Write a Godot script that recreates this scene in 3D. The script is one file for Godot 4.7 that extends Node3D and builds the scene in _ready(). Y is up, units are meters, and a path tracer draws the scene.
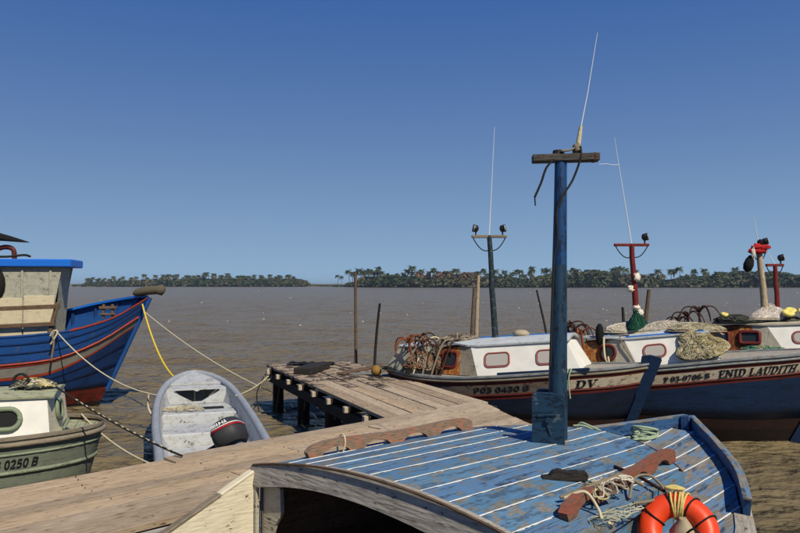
extends Node3D
# A wooden jetty with small fishing boats on a wide muddy river, palms on the far bank.
# Units are metres, y is up, the water lies at y = 0. "Depth" in the helpers is metres away from the viewer (-z).

var rng := RandomNumberGenerator.new()
var taken := {}
var M := {}

func _ready():
	rng.seed = 20240611
	# ---- camera ----
	var cam := Camera3D.new()
	cam.name = "camera"
	cam.position = Vector3(0, 2.6, 0)
	cam.rotation_degrees = Vector3(1.41, 0, 0)
	cam.fov = 40.6
	cam.near = 0.05
	cam.far = 6000.0
	add_child(cam)
	cam.current = true
	# ---- sky, exposure ----
	var sm := ProceduralSkyMaterial.new()
	sm.sky_top_color = Color(0.11, 0.305, 0.585)
	sm.sky_horizon_color = Color(0.55, 0.67, 0.775)
	sm.sky_curve = 0.14
	sm.ground_bottom_color = Color(0.22, 0.20, 0.17)
	sm.ground_horizon_color = Color(0.45, 0.50, 0.55)
	sm.sun_angle_max = 0.1
	var sky := Sky.new()
	sky.sky_material = sm
	var env := Environment.new()
	env.background_mode = Environment.BG_SKY
	env.sky = sky
	env.ambient_light_source = Environment.AMBIENT_SOURCE_SKY
	env.tonemap_mode = Environment.TONE_MAPPER_LINEAR
	env.tonemap_exposure = 1.1
	env.sdfgi_enabled = true
	env.ssao_enabled = true
	env.ssil_enabled = true
	env.fog_enabled = true
	env.fog_density = 0.00014
	env.fog_light_color = Color(0.62, 0.72, 0.84)
	var we := WorldEnvironment.new()
	we.environment = env
	add_child(we)
	# ---- sun: high, over the viewer's right shoulder ----
	var sun := DirectionalLight3D.new()
	sun.name = "sun"
	sun.light_energy = 1.5
	sun.light_angular_distance = 0.5
	sun.light_color = Color(1.0, 0.95, 0.86)
	sun.shadow_enabled = true
	add_child(sun)
	sun.look_at_from_position(Vector3(0.368, 0.72, 0.59) * 100.0, Vector3.ZERO)
	make_materials()
	build_water()
	build_far_shore()
	build_jetty()
	build_sticks()
	build_trawler()
	build_green_boat()
	build_skiff()
	build_cabin_boats()
	build_deck_gear()
	build_front_boat()
	build_front_gear()
	build_ropes()

# ------------------------------------------------------------------ nodes
func P(x: float, y: float, depth: float) -> Vector3:
	return Vector3(x, y, -depth)

func numbered(n: String) -> String:
	if not taken.has(n):
		taken[n] = 0
		return n
	taken[n] += 1
	return "%s_%03d" % [n, taken[n]]

func tag(o: Node3D, label: String, category: String, group := "") -> void:
	o.set_meta("label", label)
	o.set_meta("category", category)
	if group != "":
		o.set_meta("group", group)

func thing(called: String, label: String, category: String, at: Vector3, turn := 0.0, group := "") -> Node3D:
	var o := Node3D.new()
	o.name = numbered(called)
	add_child(o)
	o.position = at
	o.rotation_degrees.y = turn
	tag(o, label, category, group)
	return o

func part(st: SurfaceTool, called: String, m: Material, parent: Node, kind := "") -> MeshInstance3D:
	st.generate_normals()
	st.index()
	st.set_material(m)
	var o := MeshInstance3D.new()
	o.mesh = st.commit()
	o.name = called
	parent.add_child(o, true)
	if kind != "":
		o.set_meta("kind", kind)
	return o

func copy_part(src: MeshInstance3D, called: String, xf: Transform3D, parent: Node) -> MeshInstance3D:
	var o := MeshInstance3D.new()
	o.mesh = src.mesh
	o.name = called
	o.transform = xf
	parent.add_child(o, true)
	return o

func solo(st: SurfaceTool, called: String, m: Material, label: String, category: String, at := Vector3.ZERO, group := "") -> MeshInstance3D:
	var o := part(st, numbered(called), m, self)
	o.position = at
	tag(o, label, category, group)
	return o

func structure(st: SurfaceTool, called: String, m: Material) -> MeshInstance3D:
	return part(st, called, m, self, "structure")

# ------------------------------------------------------------------ mesh tools
func begin() -> SurfaceTool:
	var st := SurfaceTool.new()
	st.begin(Mesh.PRIMITIVE_TRIANGLES)
	st.set_smooth_group(-1)
	return st

func tri(st: SurfaceTool, a: Vector3, b: Vector3, c: Vector3, ua := Vector2.ZERO, ub := Vector2.ZERO, uc := Vector2.ZERO) -> void:
	st.set_uv(ua); st.add_vertex(a)
	st.set_uv(ub); st.add_vertex(b)
	st.set_uv(uc); st.add_vertex(c)

func quad(st: SurfaceTool, a: Vector3, b: Vector3, c: Vector3, d: Vector3, ua := Vector2.ZERO, ub := Vector2.ZERO, uc := Vector2.ZERO, ud := Vector2.ZERO) -> void:
	tri(st, a, b, c, ua, ub, uc)
	tri(st, a, c, d, ua, uc, ud)

# a flat convex face turned so that its front looks along "out"
func face(st: SurfaceTool, pts: Array, out: Vector3, uvs: Array = []) -> void:
	var n: Vector3 = (pts[2] - pts[0]).cross(pts[1] - pts[0])
	var p := pts
	var w := uvs
	if w.is_empty():
		var ux: Vector3 = (pts[1] - pts[0]).normalized()
		var uy: Vector3 = ux.cross(out).normalized()
		w = []
		for q in pts:
			w.append(Vector2((q - pts[0]).dot(ux), (q - pts[0]).dot(uy)))
	if n.dot(out) < 0.0:
		p = pts.duplicate(); p.reverse()
		w = w.duplicate(); w.reverse()
	for k in range(1, p.size() - 1):
		tri(st, p[0], p[k], p[k + 1], w[0], w[k], w[k + 1])

# rings of points joined in order
func loft(st: SurfaceTool, rings: Array, closed := true, caps := true, smooth := true, flip := false, uvo := Vector2.ZERO) -> void:
	st.set_smooth_group(0 if smooth else -1)
	var n: int = rings[0].size()
	var m := n if closed else n - 1
	var us := [0.0]
	for i in range(1, rings.size()):
		us.append(us[i - 1] + (rings[i][0] - rings[i - 1][0]).length())
	var mid: Array = rings[rings.size() / 2]
	var vs := [0.0]
	for j in range(1, n + 1):
		vs.append(vs[j - 1] + (mid[j % n] - mid[j - 1]).length())
	for i in range(rings.size() - 1):
		for j in range(m):
			var j2 := (j + 1) % n
			var a: Vector3 = rings[i][j]
			var b: Vector3 = rings[i][j2]
			var c: Vector3 = rings[i + 1][j2]
			var d: Vector3 = rings[i + 1][j]
			var ua := Vector2(us[i], vs[j]) + uvo
			var ub := Vector2(us[i], vs[j + 1]) + uvo
			var uc := Vector2(us[i + 1], vs[j + 1]) + uvo
			var ud := Vector2(us[i + 1], vs[j]) + uvo
			if flip:
				quad(st, a, d, c, b, ua, ud, uc, ub)
			else:
				quad(st, a, b, c, d, ua, ub, uc, ud)
	if caps and closed:
		st.set_smooth_group(-1)
		for e in 2:
			var ring: Array = rings[0] if e == 0 else rings[rings.size() - 1]
			var inner: Array = rings[1] if e == 0 else rings[rings.size() - 2]
			var c0 := Vector3.ZERO
			var c1 := Vector3.ZERO
			for q in ring: c0 += q / n
			for q in inner: c1 += q / n
			var out := c0 - c1
			for j in range(n):
				face(st, [c0, ring[j], ring[(j + 1) % n]], out)
	st.set_smooth_group(-1)

func smooth_path(pts: Array, steps := 6, closed := false) -> Array:
	var out := []
	var n := pts.size()
	var last := n if closed else n - 1
	for i in range(last):
		var p0: Vector3 = pts[(i - 1 + n) % n] if closed or i > 0 else pts[0]
		var p1: Vector3 = pts[i]
		var p2: Vector3 = pts[(i + 1) % n]
		var p3: Vector3 = pts[(i + 2) % n] if closed or i + 2 < n else pts[n - 1]
		for k in range(steps):
			out.append(p1.cubic_interpolate(p2, p0, p3, float(k) / steps))
	if not closed:
		out.append(pts[n - 1])
	return out

func tube(st: SurfaceTool, pts: Array, r, sides := 8, closed := false, flat := 1.0) -> void:
	var rings := []
	var n := pts.size()
	var t0: Vector3 = (pts[1] - pts[0]).normalized()
	var nrm := t0.cross(Vector3.UP)
	if nrm.length() < 0.05:
		nrm = t0.cross(Vector3.RIGHT)
	nrm = nrm.normalized()
	for i in range(n):
		var t: Vector3
		if closed:
			t = (pts[(i + 1) % n] - pts[(i - 1 + n) % n]).normalized()
		else:
			t = (pts[mini(i + 1, n - 1)] - pts[maxi(i - 1, 0)]).normalized()
		nrm = (nrm - t * nrm.dot(t)).normalized()
		var bin := t.cross(nrm)
		var rr: float = r if (r is float or r is int) else r[i]
		var ring := []
		for j in range(sides):
			var a := TAU * j / sides
			ring.append(pts[i] + (nrm * cos(a) + bin * sin(a) * flat) * rr)
		rings.append(ring)
	if closed:
		rings.append(rings[0])
		# keep the seam from twisting
		loft(st, rings, true, false, true, true)
	else:
		loft(st, rings, true, true, true, true)

# a box with chamfered edges; grain (u) runs along its x axis
func cbox(st: SurfaceTool, xf: Transform3D, s: Vector3, b := 0.005, uvo := Vector2.ZERO) -> void:
	var h := s * 0.5
	b = minf(b, minf(h.x, minf(h.y, h.z)) * 0.8)
	st.set_smooth_group(-1)
	for a in 3:
		var i1 := (a + 1) % 3
		var i2 := (a + 2) % 3
		for sg in [-1.0, 1.0]:
			var pts := []
			var uvs := []
			for q in [[-1, -1], [1, -1], [1, 1], [-1, 1]]:
				var v := Vector3.ZERO
				v[a] = h[a] * sg
				v[i1] = (h[i1] - b) * q[0]
				v[i2] = (h[i2] - b) * q[1]
				uvs.append((Vector2(v.z, v.y) if a == 0 else (Vector2(v.x, v.z) if a == 1 else Vector2(v.x, v.y))) + uvo)
				pts.append(xf * v)
			var out := Vector3.ZERO
			out[a] = sg
			face(st, pts, xf.basis * out, uvs)
		# the four edges that run along axis a
		for s1 in [-1.0, 1.0]:
			for s2 in [-1.0, 1.0]:
				var pts := []
				var uvs := []
				for e in [[-1.0, 0], [1.0, 0], [1.0, 1], [-1.0, 1]]:
					var v := Vector3.ZERO
					v[a] = (h[a] - b) * e[0]
					v[i1] = (h[i1] - (0.0 if e[1] == 0 else b)) * s1
					v[i2] = (h[i2] - (b if e[1] == 0 else 0.0)) * s2
					uvs.append(Vector2(v[a], h.y + b * e[1]) + uvo)
					pts.append(xf * v)
				var out := Vector3.ZERO
				out[i1] = s1
				out[i2] = s2
				face(st, pts, xf.basis * out, uvs)
	for sx in [-1.0, 1.0]:
		for sy in [-1.0, 1.0]:
			for sz in [-1.0, 1.0]:
				var c := Vector3(h.x * sx, h.y * sy, h.z * sz)
				face(st, [xf * (c - Vector3(0, b * sy, b * sz)), xf * (c - Vector3(b * sx, 0, b * sz)), xf * (c - Vector3(b * sx, b * sy, 0))], xf.basis * Vector3(sx, sy, sz), [uvo, uvo, uvo])

# a board given by the corners of its top, with softened upper edges; grain runs along "along"
func slab(st: SurfaceTool, poly: Array, thick: float, bev: float, along: Vector3, uvo := Vector2.ZERO) -> void:
	var n := poly.size()
	var c := Vector3.ZERO
	for q in poly: c += q / n
	var up: Vector3 = (poly[2] - poly[0]).cross(poly[1] - poly[0]).normalized()
	if up.y < 0.0: up = -up
	var ax := along.normalized()
	var ay := up.cross(ax)
	var top := []
	var edge := []
	var low := []
	for i in range(n):
		var d1: Vector3 = (poly[(i + 1) % n] - poly[i]).normalized()
		var d0: Vector3 = (poly[(i - 1 + n) % n] - poly[i]).normalized()
		top.append(poly[i] + (d0 + d1) * bev)
		edge.append(poly[i] - up * bev * 0.8)
		low.append(poly[i] - up * thick)
	var uvt := []
	for q in top: uvt.append(Vector2((q - c).dot(ax), (q - c).dot(ay)) + uvo)
	st.set_smooth_group(-1)
	face(st, top, up, uvt)
	face(st, low, -up, uvt)
	for i in range(n):
		var k := (i + 1) % n
		var out: Vector3 = (poly[i] + poly[k]) * 0.5 - c
		var u0 := Vector2((poly[i] - c).dot(ax) + (poly[i] - c).dot(ay), 0.0) + uvo
		var u1 := Vector2((poly[k] - c).dot(ax) + (poly[k] - c).dot(ay), 0.0) + uvo
		face(st, [top[i], top[k], edge[k], edge[i]], out + up, [u0, u1, u1 + Vector2(0, bev), u0 + Vector2(0, bev)])
		face(st, [edge[i], edge[k], low[k], low[i]], out, [u0, u1, u1 + Vector2(0, thick), u0 + Vector2(0, thick)])

# a flat outline in local xy with thickness along local z
func prism(st: SurfaceTool, poly: PackedVector2Array, depth: float, xf: Transform3D, smooth := false, uvo := Vector2.ZERO) -> void:
	var idx := Geometry2D.triangulate_polygon(poly)
	var n := poly.size()
	st.set_smooth_group(-1)
	for sg in [-0.5, 0.5]:
		for k in range(0, idx.size(), 3):
			var pts := []
			var uvs := []
			for m in 3:
				var q := poly[idx[k + m]]
				pts.append(xf * Vector3(q.x, q.y, depth * sg))
				uvs.append(q + uvo)
			face(st, pts, xf.basis * Vector3(0, 0, sg), uvs)
	var area := 0.0
	for i in range(n): area += poly[i].cross(poly[(i + 1) % n])
	var rings := []
	for sg in [-0.5, 0.5]:
		var ring := []
		for q in poly: ring.append(xf * Vector3(q.x, q.y, depth * sg))
		rings.append(ring)
	loft(st, rings, true, false, smooth, area < 0.0, uvo)

func rrect(w: float, h: float, r: float, n := 4) -> PackedVector2Array:
	var out := PackedVector2Array()
	for c in [[1, 1, 0], [-1, 1, 1], [-1, -1, 2], [1, -1, 3]]:
		for k in range(n + 1):
			var a: float = (c[2] + float(k) / n) * PI / 2
			out.append(Vector2(c[0] * (w / 2 - r) + cos(a) * r, c[1] * (h / 2 - r) + sin(a) * r))
	return out

func lathe(st: SurfaceTool, prof: Array, xf: Transform3D, sides := 16) -> void:
	var rings := []
	for q in prof:
		var ring := []
		for j in range(sides):
			var a := TAU * j / sides
			ring.append(xf * Vector3(cos(a) * q.x, q.y, sin(a) * q.x))
		rings.append(ring)
	loft(st, rings, true, true, true)

# a crumpled rounded lump
func blob(st: SurfaceTool, c: Vector3, s: Vector3, rough := 0.25, n := 10) -> void:
	var rings := []
	for i in range(n + 1):
		var v := PI * (0.02 + 0.96 * i / n)
		var ring := []
		for j in range(n + 4):
			var a := TAU * j / (n + 4)
			var k := 1.0 + rng.randf_range(-rough, rough)
			ring.append(c + Vector3(sin(v) * cos(a) * s.x, cos(v) * s.y, sin(v) * sin(a) * s.z) * k)
		rings.append(ring)
	loft(st, rings, true, true, true)

func at_dir(origin: Vector3, x: Vector3, up := Vector3.UP) -> Transform3D:
	var bx := x.normalized()
	var bz := bx.cross(up).normalized()
	return Transform3D(Basis(bx, bz.cross(bx).normalized(), bz), origin)

func sag(a: Vector3, b: Vector3, drop: float, n := 14) -> Array:
	var out := []
	for i in range(n + 1):
		var t := float(i) / n
		out.append(a.lerp(b, t) - Vector3(0, drop * 4.0 * t * (1.0 - t), 0))
	return out

func jitter(v: float) -> Vector3:
	return Vector3(rng.randf_range(-v, v), rng.randf_range(-v, v), rng.randf_range(-v, v))

# value of a table of [key, value] at x
func tab(t: Array, x: float) -> float:
	if x <= t[0][0]: return t[0][1]
	for i in range(1, t.size()):
		if x <= t[i][0]:
			var k: float = (x - t[i - 1][0]) / (t[i][0] - t[i - 1][0])
			return lerpf(t[i - 1][1], t[i][1], k)
	return t[t.size() - 1][1]

func tabs(t: Array, x: float) -> float:   # the same, rounded between the keys
	var n := t.size()
	if x <= t[0][0]: return t[0][1]
	if x >= t[n - 1][0]: return t[n - 1][1]
	for i in range(1, n):
		if x <= t[i][0]:
			var x0: float = t[i - 1][0]
			var x1: float = t[i][0]
			var s0: float = (t[i][1] - t[i - 2][1]) / (x1 - t[i - 2][0]) if i > 1 else (t[i][1] - t[i - 1][1]) / (x1 - x0)
			var s1: float = (t[i + 1][1] - t[i - 1][1]) / (t[i + 1][0] - x0) if i + 1 < n else (t[i][1] - t[i - 1][1]) / (x1 - x0)
			var k := (x - x0) / (x1 - x0)
			var h := x1 - x0
			return t[i - 1][1] * (1 + 2 * k) * (1 - k) * (1 - k) + s0 * h * k * (1 - k) * (1 - k) + t[i][1] * k * k * (3 - 2 * k) + s1 * h * k * k * (k - 1)
	return t[n - 1][1]

# ------------------------------------------------------------------ materials
func nb(seed_: int, freq: float, oct: int, w: int, h: int, gw := 0, gh := 0, ridged := false) -> PackedByteArray:
	var f := FastNoiseLite.new()
	f.seed = seed_
	f.noise_type = FastNoiseLite.TYPE_SIMPLEX_SMOOTH
	f.frequency = freq
	f.fractal_type = FastNoiseLite.FRACTAL_RIDGED if ridged else FastNoiseLite.FRACTAL_FBM
	f.fractal_octaves = oct
	var im := f.get_seamless_image(gw if gw > 0 else w, gh if gh > 0 else h)
	im.convert(Image.FORMAT_L8)
	if im.get_width() != w or im.get_height() != h:
		im.resize(w, h, Image.INTERPOLATE_CUBIC)
	return im.get_data()

func picture(w: int, h: int, fn: Callable) -> ImageTexture:
	var d := PackedByteArray()
	d.resize(w * h * 3)
	for i in range(w * h):
		var c: Color = fn.call(i)
		d[i * 3] = clampi(int(c.r * 255.0), 0, 255)
		d[i * 3 + 1] = clampi(int(c.g * 255.0), 0, 255)
		d[i * 3 + 2] = clampi(int(c.b * 255.0), 0, 255)
	return ImageTexture.create_from_image(Image.create_from_data(w, h, false, Image.FORMAT_RGB8, d))

func grey(w: int, h: int, d: PackedByteArray) -> ImageTexture:
	return ImageTexture.create_from_image(Image.create_from_data(w, h, false, Image.FORMAT_L8, d))

func sstep(a: float, b: float, x: float) -> float:
	var t := clampf((x - a) / (b - a), 0.0, 1.0)
	return t * t * (3.0 - 2.0 * t)

# bare timber: streaks along u, worm holes, cracks
func timber_tex(seed_: int, dark: Color, light: Color, spot: Color, spots: float) -> ImageTexture:
	var w := 512
	var g := nb(seed_, 0.05, 4, w, w, 24, 512)
	var f := nb(seed_ + 1, 0.05, 4, w, w, 128, 512)
	var c := nb(seed_ + 2, 0.012, 4, w, w)
	var s := nb(seed_ + 3, 0.035, 2, w, w, 256, 512)
	return picture(w, w, func(i):
		var a := g[i] / 255.0 * 0.5 + f[i] / 255.0 * 0.3 + c[i] / 255.0 * 0.35 - 0.07
		var o := dark.lerp(light, clampf(a, 0.0, 1.0))
		var k := sstep(1.0 - spots, 1.0 - spots + 0.08, s[i] / 255.0)
		var crack := sstep(0.20, 0.13, f[i] / 255.0)
		return o.lerp(spot, clampf(k * 0.85 + crack * 0.7, 0.0, 1.0)))

# paint over wood: top coat, older coat where scuffed, bare wood where worn through
func paint_tex(seed_: int, coat: Color, old: Color, bare: Color, scuff: float, worn: float, streak := 128, soft := 0.04) -> ImageTexture:
	var w := 512
	var g := nb(seed_, 0.02, 5, w, w, streak, 512)
	var f := nb(seed_ + 1, 0.06, 4, w, w, streak * 2, 512)
	var c := nb(seed_ + 2, 0.008, 3, w, w)
	var t := nb(seed_ + 3, 0.2, 2, w, w)
	return picture(w, w, func(i):
		var a := g[i] / 255.0 * 0.55 + f[i] / 255.0 * 0.3 + t[i] / 255.0 * 0.15
		var b := c[i] / 255.0 * 0.5 + f[i] / 255.0 * 0.3 + g[(i * 7 + 511) % (w * w)] / 255.0 * 0.2
		var o := coat.lerp(coat.darkened(0.22), (1.0 - t[i] / 255.0) * 0.35 + c[i] / 255.0 * 0.3)
		o = o.lerp(old, sstep(1.0 - scuff - soft, 1.0 - scuff + soft, a) * 0.9)
		return o.lerp(bare.lerp(bare.darkened(0.35), f[i] / 255.0), sstep(1.0 - worn - soft * 0.8, 1.0 - worn + soft * 0.8, b) * 0.95))

func mk(albedo: Color, rough: float, tex: Texture2D = null, tile := 1.0, bump: Texture2D = null, cm := 0.2, spec := 0.4) -> StandardMaterial3D:
	var m := StandardMaterial3D.new()
	m.albedo_color = albedo
	m.roughness = rough
	m.metallic_specular = spec
	if tex:
		m.albedo_texture = tex
	if bump:
		m.heightmap_enabled = true
		m.heightmap_texture = bump
		m.heightmap_scale = cm
	m.uv1_scale = Vector3(1.0 / tile, 1.0 / tile, 1.0)
	return m

func tinted(m: StandardMaterial3D, c: Color) -> StandardMaterial3D:
	var o: StandardMaterial3D = m.duplicate()
	o.albedo_color = c
	return o

func make_materials():
	var w := 512
	var grain := grey(w, w, nb(5, 0.06, 4, w, w, 64, 512))
	var rough := grey(w, w, nb(6, 0.05, 5, w, w))
	var t_dock := timber_tex(10, Color(0.55, 0.49, 0.41), Color(0.755, 0.695, 0.605), Color(0.36, 0.285, 0.215), 0.14)
	for k in 4:
		var c: Color = [Color(1, 1, 1), Color(0.93, 0.925, 0.92), Color(1.0, 0.975, 0.94), Color(0.88, 0.87, 0.86)][k]
		M["dock%d" % k] = mk(c, 0.92, t_dock, 1.3, grain, 0.35, 0.25)
	M.dockstain = mk(Color(1, 1, 1), 0.9, paint_tex(15, Color(0.66, 0.60, 0.52), Color(0.52, 0.45, 0.38), Color(0.26, 0.22, 0.19), 0.46, 0.46, 192), 1.6, grain, 0.35, 0.25)
	M.pile = mk(Color(0.85, 0.85, 0.85), 0.8, timber_tex(20, Color(0.10, 0.085, 0.07), Color(0.21, 0.18, 0.15), Color(0.05, 0.04, 0.035), 0.3), 1.0, grain, 0.5)
	M.joist_end = mk(Color(0.66, 0.61, 0.53), 0.9, null, 1.0, rough, 0.2)
	M.greywood = mk(Color(1, 1, 1), 0.9, timber_tex(30, Color(0.47, 0.45, 0.41), Color(0.72, 0.70, 0.655), Color(0.26, 0.23, 0.20), 0.16), 0.9, grain, 0.4, 0.25)
	M.brownwood = mk(Color(1, 1, 1), 0.85, timber_tex(34, Color(0.27, 0.21, 0.16), Color(0.47, 0.39, 0.31), Color(0.12, 0.09, 0.07), 0.2), 0.8, grain, 0.4)
	M.palewood = mk(Color(1, 1, 1), 0.9, timber_tex(36, Color(0.50, 0.44, 0.36), Color(0.76, 0.70, 0.60), Color(0.3, 0.24, 0.18), 0.12), 0.8, grain, 0.3)
	M.armwood = mk(Color(1, 1, 1), 0.85, timber_tex(39, Color(0.17, 0.165, 0.155), Color(0.36, 0.345, 0.32), Color(0.10, 0.09, 0.08), 0.2), 0.6, grain, 0.4)
	M.darkwood = mk(Color(1, 1, 1), 0.8, timber_tex(38, Color(0.09, 0.08, 0.07), Color(0.22, 0.20, 0.18), Color(0.04, 0.03, 0.03), 0.2), 0.8, grain, 0.4)
	# the blue boat in front
	var t_deck := paint_tex(40, Color(0.37, 0.52, 0.64), Color(0.27, 0.35, 0.42), Color(0.60, 0.57, 0.52), 0.40, 0.42, 72, 0.07)
	var t_deck2 := paint_tex(44, Color(0.37, 0.51, 0.63), Color(0.22, 0.28, 0.35), Color(0.58, 0.56, 0.52), 0.38, 0.38, 72, 0.07)
	M.deck0 = mk(Color(1, 1, 1), 0.75, t_deck, 0.75, grain, 0.3, 0.3)
	M.deck1 = mk(Color(0.96, 0.97, 1.0), 0.75, t_deck2, 0.85, grain, 0.3, 0.3)
	M.deck2 = mk(Color(0.92, 0.95, 0.97), 0.78, t_deck, 1.0, grain, 0.3, 0.3)
	M.foredeck = mk(Color(1, 1, 1), 0.8, paint_tex(47, Color(0.40, 0.52, 0.64), Color(0.20, 0.25, 0.32), Color(0.60, 0.57, 0.52), 0.42, 0.50, 40, 0.08), 1.2, grain, 0.3, 0.3)
	M.caulk = mk(Color(0.80, 0.81, 0.79), 0.85, null, 1.0, rough, 0.2)
	M.mastblue = mk(Color(1, 1, 1), 0.5, paint_tex(50, Color(0.11, 0.225, 0.315), Color(0.06, 0.11, 0.16), Color(0.40, 0.45, 0.48), 0.44, 0.31, 128), 0.9, grain, 0.2)
	M.mastblue_bright = mk(Color(1, 1, 1), 0.5, paint_tex(52, Color(0.12, 0.32, 0.66), Color(0.08, 0.18, 0.36), Color(0.5, 0.55, 0.6), 0.36, 0.2, 128), 0.9, grain, 0.2)
	M.polebright = mk(Color(1, 1, 1), 0.5, paint_tex(53, Color(0.09, 0.26, 0.46), Color(0.06, 0.15, 0.26), Color(0.40, 0.46, 0.5), 0.42, 0.28, 128), 0.9, grain, 0.2)
	M.innerblue = mk(Color(1, 1, 1), 0.6, paint_tex(58, Color(0.18, 0.34, 0.52), Color(0.10, 0.17, 0.28), Color(0.45, 0.46, 0.45), 0.42, 0.32, 128), 0.9, grain, 0.25)
	M.navy = mk(Color(1, 1, 1), 0.45, paint_tex(54, Color(0.06, 0.115, 0.20), Color(0.045, 0.08, 0.14), Color(0.15, 0.17, 0.20), 0.40, 0.24, 128), 1.4, grain, 0.2)
	M.hullblue = mk(Color(1, 1, 1), 0.45, paint_tex(55, Color(0.075, 0.165, 0.285), Color(0.06, 0.125, 0.215), Color(0.15, 0.20, 0.26), 0.40, 0.26, 128), 1.4, grain, 0.2)
	M.rail = mk(Color(1, 1, 1), 0.8, paint_tex(56, Color(0.56, 0.31, 0.24), Color(0.45, 0.29, 0.22), Color(0.52, 0.40, 0.32), 0.45, 0.46, 48, 0.10), 0.6, grain, 0.3)
	M.railgrey = mk(Color(1, 1, 1), 0.85, paint_tex(57, Color(0.62, 0.40, 0.32), Color(0.55, 0.42, 0.34), Color(0.56, 0.49, 0.41), 0.50, 0.57, 48, 0.12), 0.55, grain, 0.3)
	M.cream = mk(Color(1, 1, 1), 0.7, paint_tex(60, Color(0.85, 0.82, 0.72), Color(0.74, 0.70, 0.60), Color(0.36, 0.28, 0.20), 0.33, 0.24, 96), 0.8, grain, 0.3)
	M.dullcream = mk(Color(1, 1, 1), 0.75, paint_tex(61, Color(0.70, 0.68, 0.61), Color(0.60, 0.57, 0.50), Color(0.40, 0.34, 0.27), 0.36, 0.24, 96), 0.8, grain, 0.3)
	M.white = mk(Color(1, 1, 1), 0.55, paint_tex(62, Color(0.90, 0.90, 0.87), Color(0.84, 0.83, 0.78), Color(0.74, 0.70, 0.62), 0.30, 0.17, 256), 1.3, null, 0.2)
	M.greypaint = mk(Color(1, 1, 1), 0.75, paint_tex(63, Color(0.58, 0.55, 0.48), Color(0.50, 0.46, 0.38), Color(0.42, 0.33, 0.24), 0.40, 0.30, 256), 0.9, rough, 0.2)
	M.rust = mk(Color(1, 1, 1), 0.85, paint_tex(64, Color(0.58, 0.33, 0.13), Color(0.74, 0.52, 0.26), Color(0.74, 0.68, 0.57), 0.45, 0.38, 256), 0.7, rough, 0.25)
	M.rustdeep = mk(Color(1, 1, 1), 0.85, paint_tex(65, Color(0.46, 0.235, 0.10), Color(0.60, 0.36, 0.16), Color(0.27, 0.15, 0.09), 0.42, 0.36, 256), 0.6, rough, 0.25)
	M.rustiron = mk(Color(1, 1, 1), 0.8, paint_tex(66, Color(0.24, 0.15, 0.11), Color(0.38, 0.22, 0.14), Color(0.15, 0.11, 0.10), 0.42, 0.4, 256), 0.3, rough, 0.2)
	M.orangeiron = mk(Color(1, 1, 1), 0.85, paint_tex(67, Color(0.52, 0.27, 0.12), Color(0.40, 0.22, 0.13), Color(0.60, 0.42, 0.26), 0.42, 0.35, 256), 0.3, rough, 0.2)
	M.maroon = mk(Color(1, 1, 1), 0.55, paint_tex(68, Color(0.36, 0.12, 0.10), Color(0.26, 0.09, 0.08), Color(0.40, 0.30, 0.25), 0.38, 0.24, 128), 1.0, grain, 0.2)
	M.band = mk(Color(1, 1, 1), 0.6, paint_tex(69, Color(0.70, 0.665, 0.59), Color(0.58, 0.54, 0.47), Color(0.44, 0.36, 0.30), 0.40, 0.31, 128), 1.0, grain, 0.2)
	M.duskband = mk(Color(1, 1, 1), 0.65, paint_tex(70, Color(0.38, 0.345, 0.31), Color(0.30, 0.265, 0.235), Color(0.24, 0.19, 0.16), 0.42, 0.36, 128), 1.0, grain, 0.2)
	M.antifoul = mk(Color(1, 1, 1), 0.7, paint_tex(71, Color(0.13, 0.07, 0.05), Color(0.08, 0.055, 0.045), Color(0.10, 0.095, 0.065), 0.45, 0.4, 128), 1.0, rough, 0.3)
	M.bootred = mk(Color(1, 1, 1), 0.7, paint_tex(75, Color(0.18, 0.09, 0.07), Color(0.12, 0.07, 0.055), Color(0.12, 0.10, 0.08), 0.45, 0.4, 128), 1.0, rough, 0.3)
	M.greyglass = mk(Color(0.40, 0.40, 0.39), 0.15, null, 1.0, null, 0.0, 0.5)
	M.netroll = mk(Color(0.33, 0.31, 0.26), 0.95, null, 1.0, rough, 0.5)
	M.redbottom = mk(Color(1, 1, 1), 0.6, paint_tex(72, Color(0.40, 0.13, 0.10), Color(0.28, 0.10, 0.08), Color(0.20, 0.13, 0.10), 0.44, 0.36, 128), 1.0, rough, 0.2)
	M.sill = mk(Color(1, 1, 1), 0.7, paint_tex(73, Color(0.53, 0.56, 0.57), Color(0.42, 0.43, 0.42), Color(0.55, 0.48, 0.38), 0.42, 0.34, 128), 0.9, grain, 0.25)
	M.roofblue = mk(Color(1, 1, 1), 0.6, paint_tex(74, Color(0.74, 0.77, 0.78), Color(0.63, 0.66, 0.67), Color(0.56, 0.52, 0.46), 0.36, 0.26, 256), 1.1, rough, 0.15)
	M.roofedge = mk(Color(0.12, 0.38, 0.68), 0.5, null, 1.0, rough, 0.1)
	# the tall blue boat
	M.bright = mk(Color(1, 1, 1), 0.42, paint_tex(80, Color(0.12, 0.30, 0.56), Color(0.10, 0.23, 0.43), Color(0.36, 0.43, 0.50), 0.38, 0.30, 128), 1.4, grain, 0.15)
	M.roofbright = mk(Color(0.10, 0.40, 0.78), 0.45, null, 1.0, rough, 0.1)
	M.deepblue = mk(Color(1, 1, 1), 0.42, paint_tex(82, Color(0.08, 0.21, 0.41), Color(0.065, 0.16, 0.31), Color(0.30, 0.37, 0.42), 0.37, 0.29, 128), 1.4, grain, 0.15)
	M.orangered = mk(Color(1, 1, 1), 0.5, paint_tex(83, Color(0.62, 0.23, 0.15), Color(0.50, 0.19, 0.13), Color(0.45, 0.32, 0.26), 0.40, 0.32, 128), 0.9, grain, 0.15)
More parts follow.
